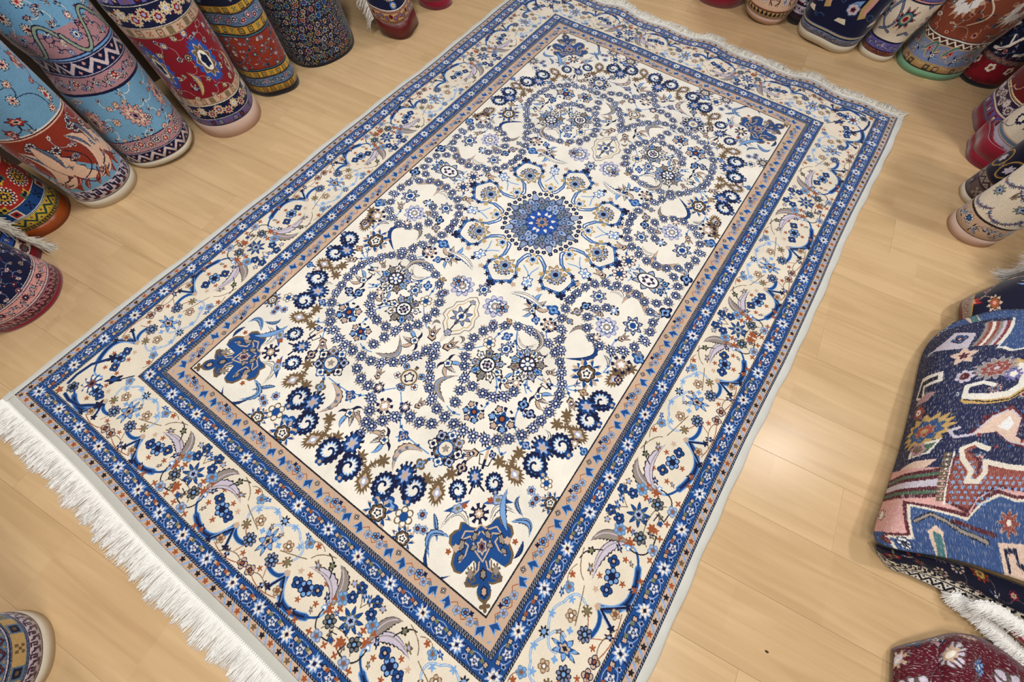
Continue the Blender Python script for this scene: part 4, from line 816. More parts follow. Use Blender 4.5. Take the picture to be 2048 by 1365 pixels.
def exA(cv):
    W = cv.W
    for k in range(3):
        x = (k + .5) * W / 3
        for P, hw in (([(x - .15, .47), (x - .12, .27), (x + .03, .12)], .085), ([(x + .02, .44), (x + .09, .28), (x - .03, .14)], .060), ([(x - .02, .13), (x + .10, .16), (x + .17, .25)], .038)):
            leaf(cv, P, hw, 'navy', 'peach', None, .5, .006, 7)
            leaf(cv, [P[0], ((P[0][0] + P[1][0]) / 2 + .02, (P[0][1] + P[1][1]) / 2), P[1]], hw * .22, 'navy', 'steel', 'maroon', .4, .003)
        for q in range(3): leaf(cv, [(x - .12 + q * .07, .10), (x - .10 + q * .07, .14), (x - .07 + q * .07, .17)], .016, 'maroon', 'brick', 'ivory', .5, .003)
        cv.line(bez((x - .08, .18), (x + .02, .26), (x - .04, .38), 12), .006, 'navy'); cv.line(bez((x - .12, .22), (x - .05, .13), (x + .01, .2), 12), .008, 'maroon')
        for (dx, dy, r, kk) in ((-.07, .40, .028, 0), (-.02, .32, .022, 2), (.02, .17, .02, 5), (-.09, .28, .018, 3)): bloom(cv, x + dx, dy, r, dx * 30, ('navy', 'cream', 'steel', 'maroon'), kk)
        for (dx, dy, r) in ((.12, .42, .03), (.155, .40, .026), (.12, .47, .026), (.09, .45, .02)): rosette(cv, x + dx, dy, r, 'navy', 'ivory', 'maroon', 8)
        bloom(cv, x + .15, .31, .036, .5, ('navy', 'sky', 'ivory', 'maroon'), 2); leaf(cv, [(x + .1, .14), (x + .16, .2), (x + .13, .29)], .016, 'navy', 'red', 'ivory')
        leaf(cv, [(x + .2, .16), (x + .17, .24), (x + .22, .30)], .014, 'navy', 'ivory', 'red')
def exB(cv):
    W = cv.W
    for k in range(4):
        x = (k + .3) * W / 4
        big(cv, x, .30, 1.2 if k % 2 else 2, .075, 'navy', 'pink', 'peach', 'mauve'); rosette(cv, x + .06, .26, .022, 'navy', 'cream', 'pink', 6)
        y = .66
        L_ = bez((x - .02, y + .12), (x + .05, y + .02), (x + .12, y + .10), 12) + bez((x + .12, y + .10), (x + .17, y + .18), (x + .23, y + .12), 12); cv.line(L_, .024, 'navy'); cv.line(L_, .014, 'sage')
        y = 1.03
        cv.poly([(x - .02, y), (x + .04, y - .09), (x + .10, y - .09), (x + .14, y), (x + .20, y + .05), (x + .23, y + .2), (x - .05, y + .2)], 'navy'); cv.poly([(x - .01, y), (x + .045, y - .075), (x + .095, y - .075), (x + .125, y), (x + .19, y + .06), (x + .21, y + .2), (x - .04, y + .2)], 'cream')
        cv.line(bez((x - .02, y), (x + .07, y - .085), (x + .13, y), 10), .014, 'pink')
def exC(cv):
    for k in range(3):
        x = (k + .55) * cv.W / 3
        cv.radial(x, .40, 1.7, .11, [(1, 's', 21, .22, 'blue'), (.74, 's', 9, .3, 'peach'), (.68, 's', 9, .3, 'brown'), (.42, 'o', 1, 0, 'ivory'), (.32, 's', 5, .3, 'navy')], 1.35)
        cv.radial(x + .02, .84, 1.6, .07, [(1, 's', 7, .55, 'ivory'), (.9, 's', 7, .55, 'royal'), (.5, 'p', 7, .3, 'maroon'), (.3, 'o', 1, 0, 'peri')])
        leaf(cv, [(x - .16, .22), (x - .12, .3), (x - .16, .38)], .022, 'black', 'tangold', 'cream'); bloom(cv, x + .14, .27, .034, 1, ('navy', 'cream', 'blue', 'rust'), 3)
        bloom(cv, x - .09, .45, .025, 1, ('navy', 'tangold', 'lblue', 'cream'), 0)

mA = rollmat('rust_blue', [(.095, 'crenel', 'lilac', ('navy', 'maroon', 'navy')), (.42, 'scatter', 'brick', [('navy', 'ivory', 'sky', 'maroon'), ('navy', 'sky', 'ivory', 'red'), ('navy', 'peach', 'navy', 'ivory')], 40, .012, .026, 3, 'peri'), (.022, 'lines', 'cream', ('peach', 'maroon', 'ivory')), (0, 'scatter', 'sky', [('navy', 'peach', 'ivory', 'red'), ('navy', 'ivory', 'steel', 'brick'), ('navy', 'pink', 'cream', 'navy')], 50, .020, .055, 8, 'navy')],
  lambda cv: ([cv.poly([(k * .25, .09), (k * .25 + .08, .24), (k * .25 + .12, .30), (k * .25 + .18, .22), (k * .25 + .25, .09)], 'sky') for k in range(4)], exA(cv)), W=.8)
mB = rollmat('blue_mauve', [(.075, 'zig', 'navy', ('lilac', 'peach', 'pink')), (.09, 'flora', 'mauve', ('navy', 'ivory', 'red', 'peach', 'navy'), 1), (.30, 'scatter', 'sky', [('navy', 'peach', 'ivory', 'red'), ('navy', 'ivory', 'cream', 'navy'), ('maroon', 'tan', 'cream', 'rust')], 60, .012, .026, 5, 'ivory'), (.008, 'plain', 'navy', ('navy',)), (.10, 'flora', 'mauve', ('navy', 'ivory', 'red', 'peach', 'navy'), 2), (.085, 'zig', 'navy', ('lilac', 'peach', 'pink')), (.022, 'lines', 'navy', ('navy', 'lblue', 'lblue', 'navy')), (.13, 'scatter', 'mauve', [('navy', 'ivory', 'peach', 'red'), ('navy', 'cream', 'lblue', 'navy')], 40, .014, .03, 7, 'navy'), (.25, 'scatter', 'sky', [('navy', 'pink', 'ivory', 'red'), ('navy', 'cream', 'peach', 'maroon'), ('maroon', 'peach', 'ivory', 'navy')], 44, .018, .04, 4, 'cream'), (0, 'plain', 'cream', ('cream',))], exB, W=1.05)
mC = rollmat('crimson_navy', [(.048, 'boxes', 'violet', ('navy', 'peri', 'rust', 'maroon')), (.105, 'flora', 'navy', ('cream', 'tangold', 'crimson', 'peri', 'crimson'), 3), (.05, 'boxes', 'tan', ('brown', 'olive', 'rust', 'tan')), (.38, 'scatter', 'crimson', [('navy', 'cream', 'blue', 'rust'), ('black', 'tangold', 'cream', 'navy'), ('navy', 'peri', 'cream', 'gold')], 80, .010, .026, 6, 'mauve'), (.055, 'boxes', 'tan', ('brown', 'olive', 'rust', 'tan')), (.12, 'flora', 'navy', ('cream', 'tangold', 'crimson', 'peri', 'crimson'), 1), (.055, 'boxes', 'violet', ('navy', 'peri', 'rust', 'maroon')), (0, 'scatter', 'cream', [('navy', 'blue', 'white', 'maroon'), ('maroon', 'crimson', 'pink', 'cream'), ('olive', 'green', 'cream', 'crimson')], 30, .02, .045, 9, 'olive')], exC, W=.93)
mD = rollmat('gold_steel', [(.05, 'boxes', 'gold', ('dbrown', 'ochre', 'green', 'ochre')), (.07, 'flora', 'steel', ('navy', 'lilac', 'crimson', 'ivory', 'navy'), 2), (.05, 'boxes', 'gold', ('dbrown', 'ochre', 'green', 'ochre')), (.02, 'lines', 'teal', ('dnavy', 'teal', 'maroon')), (.22, 'scatter', 'brick', [('dnavy', 'steel', 'pink', 'navy'), ('maroon', 'crimson', 'teal', 'cream'), ('navy', 'pink', 'steel', 'ivory')], 80, .010, .026, 3, 'steel'), (.02, 'lines', 'teal', ('maroon', 'teal', 'dnavy')), (.055, 'boxes', 'gold', ('dbrown', 'ochre', 'green', 'ochre')), (.085, 'flora', 'steel', ('navy', 'lilac', 'crimson', 'ivory', 'navy'), 3), (.05, 'boxes', 'gold', ('dbrown', 'ochre', 'green', 'ochre')), (0, 'scatter', 'dnavy', [('black', 'sage', 'ochre', 'pink'), ('teal', 'steel', 'pink', 'cream'), ('plum', 'mauve', 'sage', 'gold')], 60, .018, .042, 2, 'steel')], W=.72)
mE = rollmat('dark_herati', [(0, 'herati', 'dnavy')], W=.99, H=1.04)
def exF(cv):
    for k in range(3):
        x = (k + .5) * cv.W / 3
        cv.line(bez((x - .15, .34), (x, .17), (x + .15, .3), 16), .010, 'cream'); cv.line(bez((x - .05, .27), (x + .02, .4), (x - .06, .5), 12), .008, 'sage')
        big(cv, x - .04, .22, 2, .05, 'pink', 'sage', 'peach', 'crimson'); bloom(cv, x + .07, .32, .05, 1, ('purple', 'mauve', 'crimson', 'cream'), 2); bloom(cv, x + .02, .26, .022, 1, ('cream', 'peach', 'crimson', 'ivory'), 0)
        leaf(cv, [(x - .02, .34), (x + .03, .40), (x - .01, .46)], .022, 'dnavy', 'green', 'sage')
mF = rollmat('embroidered_navy', [(.016, 'dots', 'tan', ('maroon', 'navy')), (.065, 'flora', 'tangold', ('maroon', 'crimson', 'peri', 'navy', 'navy'), 1), (.016, 'dots', 'tan', ('maroon', 'navy')), (.010, 'lines', 'navy', ('ivory', 'navy')), (0, 'scatter', 'navy', [('blue', 'pink', 'cream', 'crimson'), ('cream', 'peach', 'pink', 'blue'), ('blue', 'lblue', 'cream', 'gold')], 16, .02, .03, 3, 'blue')], exF, W=.7)
def exG(cv):
    W = cv.W
    for k in range(4):
        x = (k + .5) * W / 4
        for yb in (.30,): 
            cv.radial(x, yb, 0, .075, [(1, 'z', 16, .22, 'ivory'), (.84, 'z', 16, .3, 'dnavy'), (.62, 's', 8, .3, 'gold'), (.4, 's', 8, .4, 'navy'), (.2, 's', 4, .4, 'yellow')])
            for dx, dy, c in ((.09, .08, 'yellow'), (-.09, .08, 'green'), (.09, -.08, 'green'), (-.09, -.08, 'yellow')): cv.radial(x + dx, yb + dy, .8, .036, [(1, 's', 4, .55, c), (.35, 'o', 1, 0, 'navy')], 1.1)
mG = rollmat('yellow_red', [(.03, 'dots', 'black', ('yellow', 'green')), (.075, 'zig', 'yellow', ('green', 'dnavy', 'purple')), (.10, 'boxes', 'royal', ('ivory', 'red', 'navy', 'navy')), (.22, 'plain', 'red', ('red',)), (.10, 'boxes', 'royal', ('ivory', 'red', 'navy', 'navy')), (.16, 'zig', 'yellow', ('royal', 'dnavy', 'purple')), (.10, 'boxes', 'royal', ('ivory', 'red', 'navy', 'navy')), (0, 'zig', 'brick', ('yellow', 'green', 'navy'))], exG, W=.82, ks=.5)
mH = rollmat('crimson_cream', [(.06, 'plain', 'crimson', ('crimson',)), (.09, 'flora', 'cream', ('dnavy', 'crimson', 'green', 'purple', 'navy'), 1), (.07, 'flora', 'blue', ('navy', 'royal', 'blue', 'cream', 'navy'), 2), (.09, 'flora', 'cream', ('dnavy', 'crimson', 'green', 'purple', 'navy'), 1), (0, 'scatter', 'crimson', [('navy', 'cream', 'blue', 'green')], 30, .02, .05, 2, 'navy')], W=.7)
mI = rollmat('navy_mauve', [(.06, 'crenel', 'maroon', ('mauve', 'plum', 'mauve')), (.016, 'lines', 'maroon', ('plum', 'mauve', 'ivory')), (.075, 'flora', 'pink', ('plum', 'maroon', 'navy', 'cream', 'plum'), 2), (.02, 'lines', 'ivory', ('ivory', 'mauve', 'navy', 'ivory')), (.17, 'scatter', 'navy', [('maroon', 'mauve', 'navy', 'ivory'), ('dnavy', 'tan', 'cream', 'tan'), ('dnavy', 'crimson', 'navy', 'ivory')], 70, .012, .022, 5, 'slate'), (.015, 'lines', 'ivory', ('ivory', 'plum', 'mauve')), (.06, 'zig', 'mauve', ('cream', 'tan', 'brick')), (.02, 'lines', 'ivory', ('navy', 'ivory', 'plum')), (0, 'scatter', 'navy', [('maroon', 'mauve', 'steel', 'ivory'), ('dnavy', 'pink', 'slate', 'crimson')], 90, .012, .028, 8, 'mauve')], W=1.0, ks=.55)
mJ = rollmat('peach_medallions', [(.06, 'crenel', 'lilac', ('plum', 'maroon', 'plum')), (.075, 'boxes', 'tangold', ('steel', 'olive', 'brown', 'navy')), (.012, 'lines', 'navy', ('navy', 'lilac')), (.045, 'zig', 'steel', ('navy', 'brick', 'ochre')), (.02, 'lines', 'navy', ('tangold', 'lilac', 'navy')), (.36, 'scatter', 'pink', [('plum', 'cream', 'pink', 'steel'), ('navy', 'sky', 'cream', 'maroon'), ('plum', 'peach', 'ivory', 'brick')], 50, .016, .045, 4, 'lilac'), (.045, 'zig', 'steel', ('navy', 'brick', 'ochre')), (0, 'scatter', 'peach', [('plum', 'cream', 'pink', 'steel')], 20, .03, .06, 4, 'plum')], W=.72)
mK = rollmat('crimson_zigzag', [(.008, 'plain', 'navy', ('navy',)), (.05, 'zig', 'brick', ('tangold', 'maroon', 'green')), (.02, 'lines', 'maroon', ('maroon', 'tan')), (0, 'scatter', 'crimson', [('navy', 'cream', 'tan', 'navy')], 40, .02, .04, 2, 'navy')], W=.97)
def exL(cv):
    n = 5
    for k in range(n):
        x = (k + .5) * cv.W / n
        cv.radial(x, .155, PI / 2, .034, [(1.1, 's', 4, .3, 'tan'), (.85, 's', 4, .3, 'ivory'), (.6, 's', 4, .4, 'slate')], 1.25)
        for s in (1, -1):
            cv.line([(x + s * .025, .19), (x + s * .045, .20), (x + s * .055, .18), (x + s * .05, .15), (x + s * .075, .12)], .008, 'black'); cv.line([(x + s * .05, .15), (x + s * .055, .115)], .005, 'black'); cv.line([(x + s * .055, .16), (x + s * .085, .165)], .005, 'plum')
mL = rollmat('cream_birds', [(.012, 'lines', 'cream', ('brick', 'cream')), (.055, 'dots', 'tangold', ('black', 'black')), (.012, 'lines', 'cream', ('brick', 'tan')), (.15, 'plain', 'peach', ('peach',)), (.012, 'lines', 'cream', ('brick', 'tan')), (.055, 'dots', 'tangold', ('black', 'black')), (.012, 'lines', 'cream', ('brick', 'tan')), (0, 'scatter', 'pink', [('navy', 'cream', 'steel', 'maroon')], 20, .03, .05, 2, 'tan')], exL, W=.9)
mM = rollmat('plum_white', [(.04, 'plain', 'plum', ('plum',)), (.07, 'flora', 'lilac', ('plum', 'ivory', 'steel', 'plum', 'plum')), (.02, 'lines', 'navy', ('navy', 'maroon')), (0, 'scatter', 'lilac', [('plum', 'ivory', 'steel', 'plum')], 20, .03, .06, 2, 'plum')], W=.5)
def exN(cv):
    for k in range(4):
        x = (k + .4) * cv.W / 4
        for P, c in (([(x - .03, .22), (x + .02, .24), (x + .0, .30), (x + .03, .40), (x + .06, .47), (x + .02, .50), (x - .03, .40), (x - .05, .30)], 'tangold'), ([(x + .0, .25), (x + .015, .30), (x + .03, .38), (x + .04, .45), (x + .0, .38), (x - .02, .30)], 'pink')): cv.poly(P, c)
        cv.poly([(x + .1, .16), (x + .2, .16), (x + .18, .20), (x + .12, .19)], 'cream'); cv.poly([(x + .10, .38), (x + .17, .38), (x + .17, .44), (x + .14, .44), (x + .14, .48), (x + .08, .48), (x + .09, .43)], 'pink')
        cv.poly([(x + .15, .25), (x + .21, .27), (x + .23, .36), (x + .18, .34), (x + .14, .30)], 'lblue')
        cv.radial(x - .10, .28, .4, .045, [(1.1, 'p', 6, .2, 'steel'), (.95, 'p', 6, .2, 'lilac'), (.5, 's', 5, .3, 'brick'), (.3, 's', 4, .3, 'navy')])
mN = rollmat('navy_clouds', [(.055, 'flora', 'slate', ('navy', 'peri', 'pink', 'steel', 'navy'), 2), (.03, 'lines', 'tan', ('navy', 'sage', 'tan', 'steel')), (0, 'scatter', 'navy', [('royal', 'navy', 'blue', 'navy')], 120, .008, .02, 2, 'steel')], exN, W=1.15)
def exO(cv):
    for k in range(3):
        x = (k + .5) * cv.W / 3
        cv.radial(x, .30, 1.4, .085, [(1, 's', 9, .55, 'maroon'), (.92, 's', 9, .6, 'ivory'), (.84, 's', 9, .6, 'maroon'), (.55, 'o', 1, 0, 'navy'), (.5, 'o', 1, 0, 'teal'), (.34, 'o', 1, 0, 'tan'), (.2, 'o', 1, 0, 'crimson')], 1.2)
        for s in (1, -1): L_ = bez((x + s * .05, .17), (x + s * .15, .26), (x + s * .09, .42), 12); cv.line(L_, .018, 'navy'); cv.line(L_, .010, 'slate')
mO = rollmat('cream_violet', [(.035, 'zig', 'brick', ('navy', 'tan', 'tan')), (.07, 'flora', 'violet', ('navy', 'peri', 'pink', 'steel', 'navy'), 2), (.016, 'lines', 'cream', ('navy', 'cream')), (.30, 'plain', 'cream', ('cream',)), (.02, 'lines', 'cream', ('navy', 'pink')), (.10, 'flora', 'violet', ('navy', 'peri', 'pink', 'steel', 'navy'), 2), (0, 'zig', 'brick', ('navy', 'tan', 'tan'))], exO, W=.6)
def exP(cv):
    for k in range(3):
        x = (k + .42) * cv.W / 3
        cv.radial(x, .52, 1.4, .12, [(1, 's', 13, .4, 'tan'), (.78, 's', 11, .22, 'white'), (.3, 's', 5, .5, 'rust')], 1.3); cv.line(bez((x - .03, .47), (x, .52), (x + .03, .47), 8), .004, 'steel')
        L_ = bez((x - .17, .44), (x - .19, .56), (x - .12, .64), 10); cv.line(L_, .034, 'olive'); cv.line(L_, .022, 'tan'); cv.line(L_, .006, 'maroon')
        cv.line(bez((x + .10, .36), (x + .16, .46), (x + .1, .56), 10), .009, 'cream')
        for j in range(2):
            xx = x + j * cv.W / 6; L_ = bez((xx - .03, .13), (xx + .02, .20), (xx + .05, .14), 10); cv.line(L_, .024, 'tangold'); cv.line(L_, .014, 'teal'); rosette(cv, xx + .005, .15, .02, 'crimson', 'pink', 'crimson', 6)
mP = rollmat('rust_paisley', [(.055, 'boxes', 'tangold', ('dbrown', 'olive', 'tan', 'tan')), (.14, 'flora', 'slate', ('tangold', 'steel', 'pink', 'maroon', 'tangold'), 2), (.05, 'zig', 'dbrown', ('ivory', 'ivory', 'crimson')), (.012, 'lines', 'navy', ('ivory', 'navy')), (.42, 'scatter', 'russet', [('maroon', 'tan', 'teal', 'cream'), ('black', 'steel', 'sage', 'crimson'), ('rust', 'crimson', 'tan', 'navy')], 80, .012, .030, 8, 'tan'), (.05, 'zig', 'dbrown', ('ivory', 'ivory', 'crimson')), (.12, 'flora', 'slate', ('tangold', 'steel', 'pink', 'maroon', 'tangold'), 2), (0, 'plain', 'russet', ('russet',))], exP, W=.95)
def exQ(cv):
    for k in range(4):
        x = (k + .5) * cv.W / 4
        cv.line([(x - .08, .24), (x - .03, .25), (x, .29), (x + .03, .36), (x + .07, .42)], .022, 'ivory'); cv.line([(x, .29), (x - .03, .36)], .012, 'ivory'); cv.line([(x - .05, .24), (x + .01, .28), (x + .03, .34)], .005, 'maroon')
        cv.radial(x + .03, .12, 0, .034, [(1, 'p', 5, .3, 'ivory'), (.4, 'o', 1, 0, 'rust')])
mQ = rollmat('dark_jagged', [(.16, 'scatter', 'crimson', [('maroon', 'crimson', 'dkred', 'maroon')], 20, .012, .02, 3, 'dkred'), (.045, 'flora', 'cocoa', ('plum', 'tan', 'crimson', 'tan', 'tan')), (.3, 'scatter', 'dnavy', [('navy', 'dnavy', 'royal', 'dnavy'), ('black', 'crimson', 'navy', 'pink')], 90, .010, .024, 4, 'steel'), (.05, 'lines', 'violet', ('purple', 'violet')), (0, 'scatter', 'crimson', [('navy', 'cream', 'purple', 'gold')], 30, .03, .06, 4, 'navy')], exQ, W=.6)
mR = rollmat('crimson_purple', [(.08, 'dots', 'violet', ('crimson', 'cream')), (.008, 'plain', 'cream', ('cream',)), (.10, 'flora', 'plum', ('ivory', 'lilac', 'plum', 'tan', 'ivory'), 1), (.018, 'lines', 'gold', ('plum', 'gold', 'ivory')), (0, 'scatter', 'dkred', [('purple', 'crimson', 'gold', 'ivory'), ('navy', 'purple', 'crimson', 'cream'), ('maroon', 'rust', 'navy', 'ivory')], 50, .02, .05, 4, 'ivory')], W=.9)
mS = rollmat('cream_navy', [(.16, 'flora', 'lilac', ('steel', 'sky', 'cream', 'ivory', 'tan')), (.035, 'lines', 'sky', ('tan', 'steel', 'steel', 'tan')), (0, 'scatter', 'cream', [('navy', 'ivory', 'tan', 'tan'), ('navy', 'navy', 'ivory', 'cream'), ('navy', 'peach', 'navy', 'ivory')], 50, .02, .05, 4, 'navy')], W=.85)
def exT(cv):
    for k in range(5):
        x = (k + .5) * cv.W / 5
        cv.radial(x, .26, 1.2, .062, [(1, 'o', 1, 0, 'gold'), (.9, 'o', 1, 0, 'cocoa'), (.78, 'o', 1, 0, 'dnavy'), (.5, 's', 6, .4, 'lilac')], 1.3)
mT = rollmat('brown_navy', [(.10, 'boxes', 'cocoa', ('plum', 'dbrown', 'taupe', 'dbrown')), (.05, 'zig', 'taupe', ('dbrown', 'plum', 'cocoa')), (.01, 'plain', 'dbrown', ('dbrown',)), (0, 'scatter', 'dnavy', [('cocoa', 'lilac', 'navy', 'taupe'), ('gold', 'cocoa', 'lilac', 'royal')], 50, .018, .045, 4, 'taupe')], exT, W=.6)
def exU(cv):
    for k in range(3):
        x = (k + .5) * cv.W / 3
        for a, b, c_ in (((x - .12, .20), (x - .02, .14), (x + .10, .2)), ((x - .1, .36), (x, .32), (x + .12, .4))):
            L_ = bez(a, b, c_, 14); fuzz(cv, L_[::2], .010, 'royal'); cv.line(L_, .004, 'rust')
        bloom(cv, x + .01, .27, .038, .6, ('navy', 'sage', 'peri', 'navy'), 1); bloom(cv, x - .09, .31, .026, .6, ('brown', 'taupe', 'cream', 'brown'), 0); bloom(cv, x + .11, .44, .03, .6, ('brown', 'tan', 'royal', 'brown'), 3)
mU = rollmat('ivory_blue', [(.115, 'flora', 'tan', ('black', 'cream', 'royal', 'steel', 'lblue'), 2), (.006, 'plain', 'dbrown', ('dbrown',)), (.36, 'plain', 'cream', ('cream',)), (.006, 'plain', 'dbrown', ('dbrown',)), (0, 'flora', 'tan', ('black', 'cream', 'royal', 'steel', 'lblue'), 2)], exU, W=.56)
mV = cloth_mat('dark_brown_pile', (58, 44, 38), .95, .6, 250)
# left wall
roll('carpet_roll', 'rust, peach and light blue rolled carpet with a cream end strip', (-1.685, -.90), (.134, .140), (.10, -.03), 1.05, mA, M_kil, .042, face=-.1, lobes=(.03, .012, 2.2), offs=.38, seam=2.6)
roll('carpet_roll', 'light blue and mauve rolled carpet between the rust roll and the crimson roll', (-1.71, -.605), (.162, .166), (-.17, .03), 1.05, mB, M_kil, .022, face=-.3, lobes=(.03, .02, .7), dents=((.40, -1.3, .20, .06, .55), (.22, .6, .05, .08, .5)), base_dip=(.9, .02), offs=.35)
roll('carpet_roll', 'crimson rolled carpet with navy borders and pale pink end strip', (-1.605, -.288), (.158, .158), (-.11, .0), 1.05, mC, M_pinkkil, .06, face=-.4, lobes=(.02, .012, 1.7), offs=.42)
roll('carpet_roll', 'slim gold and steel blue striped rolled carpet beside the crimson roll', (-1.63, .012), (.13, .126), (-.02, -.07), 1.05, mD, M_black, .022, face=-.5, endname='end_binding', lobes=(.04, .03, .3), dents=((.33, -1.2, .22, .07, .5), (.5, .4, .08, .05, .9)), offs=.3)
roll('folded_carpet', 'dark navy all-over floral carpet standing folded with white fringe down its side', (-1.68, .375), (.20, .215), (-.17, .0), 1.05, mE, M_black, .012, face=-.5, endname='end_binding', lobes=(.05, .03, 2.3), offs=.3, fr=(.03, 1.03, -1.75, .045, M_white, (.2, -.5, -.8), 1400), cat='folded carpet')
roll('folded_carpet', 'navy embroidered floral carpet with salmon border and dark red lining', (-1.42, .74), (.105, .115), (-.20, -.08), 1.0, mF, cloth_mat('red_lining', (92, 20, 20), .35, .1, 120, .3, spec=.5), .075, rot=.45, face=-.6, endname='lining', lobes=(.01, .01, 2.3), offs=.2, pw=3.2, zwob=.012, fr=(.06, 1.0, -2.0, .05, M_white, (-.2, -.5, -.8), 420), cat='folded carpet')
roll('carpet_roll', 'deep red roll end just showing behind the navy embroidered carpet', (-1.42, 1.06), (.10, .10), (-.2, -.1), 1.1, M_crim, M_crim, .04, face=-.6)
roll('carpet_roll', 'yellow, red and blue geometric carpet with orange leather at its foot', (-1.775, -1.165), (.150, .135), (.0, -.10), 1.05, mG, M_leather, .045, face=.1, endname='leather_panel', lobes=(.02, .02, 2.3), offs=.36, base_dip=(-2.0, -.0))
roll('folded_carpet', 'crimson bordered carpet with thick off-white fringe in front of the yellow carpet', (-1.635, -1.345), (.115, .09), (.02, -.12), 1.0, mH, None, 0, face=.5, lobes=(.02, .02, 1.3), pw=2.6, rot=.35, offs=.3, fr=(.02, .9, 1.15, .05, M_bkcotton, (.5, .5, -.6), 1300), cat='folded carpet')
roll('carpet_roll', 'navy and mauve worn carpet with crimson edge at the left picture border', (-1.45, -1.425), (.16, .165), (-.02, -.12), 1.0, mI, M_crim, .014, face=.1, endname='pile_edge', lobes=(.03, .02, 2.0), offs=.33, flare=((0, 1.02), (.25, 1.0), (1, 1.1)))
roll('carpet_roll', 'peach carpet with grey linen end standing at the lower left corner', (-.355, -2.06), (.128, .118), (.0, .0), .9, mJ, M_kil, .035, face=1.1, lobes=(.02, .02, .5), offs=.2, seam=4.3)
# back wall
FB = ((0, .95), (.10, 1.0), (.3, 1.05), (1.2, 1.05))
roll('carpet_roll', 'crimson rolled carpet with gold zigzag band standing by the back wall', (-.085, 2.09), (.15, .14), (-.02, -.10), 0.95, mK, M_crim, .06, face=-1.4, endname='pile_edge', flare=FB, lobes=(.02, .01, .4))
roll('carpet_roll', 'cream rolled carpet with bird border and rows of dark dots', (.20, 2.07), (.135, .14), (-.02, -.12), 0.95, mL, M_pinkkil, .035, face=-1.5, flare=((0, .85), (.08, 1.02), (.2, 1.04), (1.2, 1.04)), base_dip=(2.8, .03), lobes=(.02, .01, .9), offs=.30)
roll('carpet_roll', 'narrow plum and white carpet squeezed between the bird carpet and the navy one', (.37, 2.13), (.055, .07), (0, -.08), 0.9, mM, M_black, .03, face=-1.6, flare=FB, endname='end_binding')
roll('folded_carpet', 'wide navy carpet with cloud shapes and periwinkle border, near top right', (.565, 2.11), (.175, .19), (-.0, -.10), 0.95, mN, M_kil, .04, face=-1.5, flare=FB, lobes=(.03, .02, 2.2), pw=2.6, offs=.34, zwob=.006, cat='folded carpet')
roll('carpet_roll', 'cream carpet with burgundy palmette and violet bands pinched near its foot', (.825, 2.09), (.098, .10), (.03, -.10), 0.95, mO, M_kil, .03, face=-1.7, flare=((0, .95), (.06, .92), (.10, .88), (.2, 1.08), (.4, 1.15), (1.2, 1.15)), lobes=(.03, .02, 2.2), offs=.29, dents=((.15, -1.0, .15, .03, .8),))
roll('folded_carpet', 'rust carpet with paisley border and green edge bulging at top right', (1.085, 2.16), (.165, .16), (.03, -.12), 0.95, mP, M_mint, .032, face=-1.9, endname='end_binding', flare=((0, 1.02), (.08, .98), (.14, .92), (.25, 1.05), (.5, 1.1), (1.2, 1.1)), lobes=(.03, .03, .6), offs=.50, dents=((.24, -1.4, .18, .05, .6),), cat='folded carpet')
roll('carpet_roll', 'dark navy carpet with white jagged leaves and crimson foot in the right corner', (1.335, 2.19), (.105, .10), (.06, -.08), 0.95, mQ, M_black, .018, face=-2.2, endname='end_binding', flare=((0, 1), (.12, .95), (.2, 1.05), (1.2, 1.2)), offs=.3)
# right wall
roll('folded_carpet', 'crimson and purple carpet with dotted border behind the cream and navy roll', (1.575, 1.86), (.215, .17), (.05, -.02), 0.9, mR, M_crim, .05, face=-2.8, endname='pile_edge', lobes=(.04, .03, .6), offs=.2, pw=2.6, rot=.3, cat='folded carpet')
roll('folded_carpet', 'plain crimson carpet fold on the floor under the cream and navy roll', (1.60, 1.60), (.22, .13), (.0, .0), .10, M_crim, M_crim, .04, face=-3.0, endname='pile_edge', lobes=(.05, .04, .6), pw=3, cat='folded carpet')
roll('carpet_roll', 'cream and navy bold floral roll with pale blue foot at the right', (1.55, 1.60), (.145, .125), (.02, -.05), 0.85, mS, M_kil, .02, face=-2.9, lobes=(.02, .02, .6), offs=.2)
roll('carpet_roll', 'dark brown and navy roll with double cream ends, second from the front at right', (1.50, 1.29), (.092, .092), (.02, -.12), 0.8, mT, M_kil, .03, face=-3.0, lobes=(.02, .02, .6), offs=.2, base_dip=(0, .0))
roll('carpet_roll', 'ivory roll with blue scrolling leaves and beige end strip at the right', (1.505, 1.07), (.10, .098), (.02, -.03), 0.8, mU, M_pinkkil, .042, face=-2.9, lobes=(.02, .01, .6), offs=.28, base_dip=(1.0, .0))
roll('carpet_roll', 'plain dark brown carpet end with long white tassels right of the ivory roll', (1.80, .93), (.11, .10), (.03, .0), 0.7, mV, M_dbrown, .03, face=-3.0, endname='pile_edge', fr=(.03, .5, -2.75, .085, M_white, (-.5, .1, -.85), 520))
